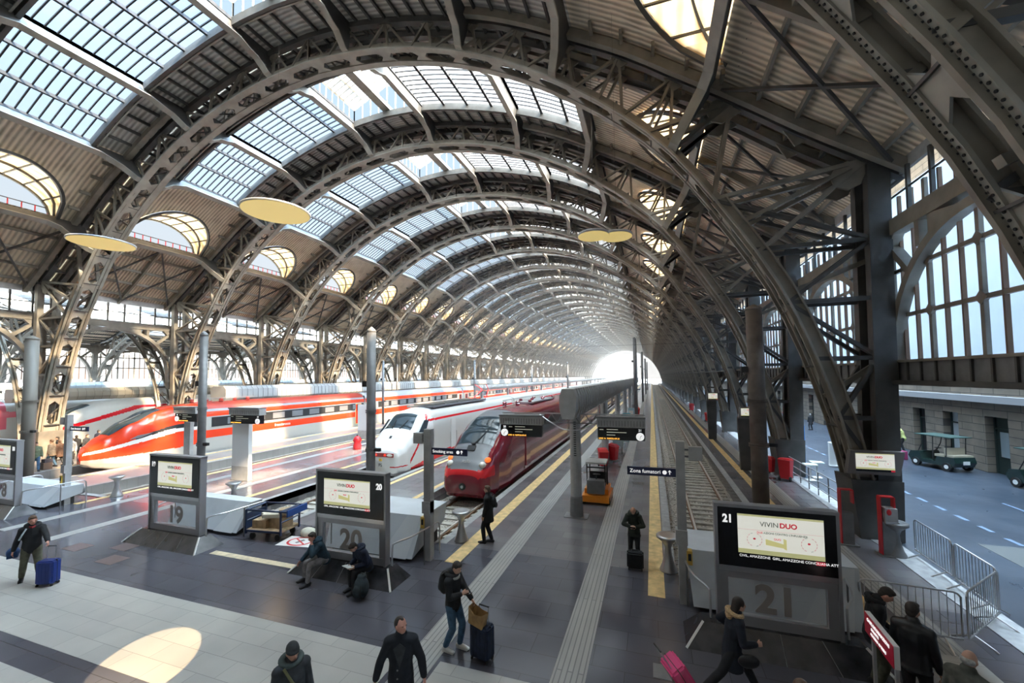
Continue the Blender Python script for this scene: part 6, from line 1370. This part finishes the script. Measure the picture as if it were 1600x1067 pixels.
# far figures
HV = mat('hi_vis', (.62, .66, .25), .7)
person(16.25, 34.7, 60 * PI2, 'worker in a pale yellow high-visibility jacket on the plaza', 1.75, lean=.25, hl=(-.2, .4, 1.0), hr=(.2, .4, 1.0), top=HV, leg=BLKC, vox=.022)
b = MB(); b.box((0, 0, .5), (.5, .6, .8), mat('cleaning_cart', (.3, .4, .42), .6)); b.box((0, 0, .05), (.56, .7, .1), BLACKM); b.tube([(-.2, -.3, .9), (-.2, -.45, 1.05), (.2, -.45, 1.05), (.2, -.3, .9)], .02, GREYM, 6); o = b.build('cleaning_trolley'); o.location = (15.55, 34.9, 0); tag(o, 'grey-blue cleaning trolley beside the worker in yellow', 'trolley')
person(14.3, 45.5, 10 * PI2, 'distant person in a dark coat walking away on the plaza', 1.55, top=BLKC, leg=CHAR, hair=HG, coat=.3, vox=.022)
person(13.6, 56, 10 * PI2, 'distant person in a white top farther along the plaza', 1.7, top=cl('white_top', (.6, .6, .6)), leg=CHAR, vox=.025)
BR = cl('brown_jacket', (.14, .075, .045)); TAN = cl('tan_coat', (.30, .21, .13)); GRJ = cl('green_jacket', (.12, .15, .09)); REDJ = cl('red_jacket', (.45, .03, .04))
CR = [(-35.35, 13.25, -60, 'person in a dark brown jacket just above screen 18', BR, CHAR, HB, 0), (-35.5, 14.1, -110, 'person in a green jacket and jeans right of the grey pole', GRJ, BLUEJ, HB, 0), (-36.2, 15.1, 120, 'person in a tan coat leaning forward beside the first left pier', TAN, BLUEJ, HBR, .2), (-36.3, 15.5, 100, 'person in a rust-brown coat next to the one in tan', BR, CHAR, HBR, .3),
      (-38.6, 16.4, 150, 'person in black with a dark cap behind the one in rust-brown', BLKC, CHAR, HB, 0), (-38.2, 17.1, 60, 'person in a black jacket seen right of the far left signal post', BLKC, CHAR, HB, 0), (-37.5, 17.25, -60, 'person in dark clothes just left of the orange nose', CHAR, CHAR, HBR, 0), (-37.6, 18.0, -20, 'person in a red jacket behind the tip of the orange nose', REDJ, BLUEJ, HB, 0), (-39.5, 18.8, 10, 'person in dark blue behind the one in red', NAVC, CHAR, HB, 0),
      (-36.0, 15.95, 200, 'person in white on the crowded left platform', cl('white_coat', (.62, .6, .56)), CHAR, HBR, .2)]
for x, y, a, l, tp, lg, hr_, ct in CR: person(x, y, a * PI2, l, random.uniform(1.62, 1.8), lean=random.uniform(0, .15), fl_=(-.12, .15, .085), fr=(.12, -.12, .085), top=tp, leg=lg, hair=hr_, coat=ct, vox=.024, grp='travellers on the crowded left platform')
b = MB(); b.box((0, 0, .22), (.7, .4, .4), mat('brown_luggage', (.16, .10, .07), .7)); b.box((.1, .05, .52), (.4, .35, .2), mat('dark_luggage', (.06, .05, .06), .7)); o = b.build('luggage_pile'); o.location = (-35.75, 14.6, 0); tag(o, 'heap of brown luggage between the people on the left platform', 'luggage')
# added unseen spot, its warm pool imitates a lamp reflection on the floor
sl = bpy.data.lights.new('added_glow_spot', 'SPOT'); so = bpy.data.objects.new('added_glow_spot', sl); C.objects.link(so); so.location = (-3.2, -1.6, 9.5)
so.rotation_euler = (Vector((-9.3, 5.25, 0)) - so.location).to_track_quat('-Z', 'Y').to_euler(); sl.energy = 7500; sl.color = (1.0, .74, .42); sl.spot_size = math.radians(7.2); sl.spot_blend = .1; sl.shadow_soft_size = .02

# thin sunlit haze filling the far part of the hall
hm = bpy.data.materials.new('station_haze'); hm.use_nodes = True; hn = hm.node_tree; hn.nodes.clear(); ho = hn.nodes.new('ShaderNodeOutputMaterial'); hv = hn.nodes.new('ShaderNodeVolumeScatter')
hv.inputs['Density'].default_value = 0.0022; hv.inputs['Color'].default_value = (1, .96, .92, 1); hv.inputs['Anisotropy'].default_value = .3; hn.links.new(hv.outputs[0], ho.inputs['Volume'])
hb = MB(); hb.b2((-42, 45, .05), (7.5, 280, 21), hm); o = hb.build('haze'); tag(o, 'thin bright haze in the far part of the great vault', 'haze', kind='stuff')
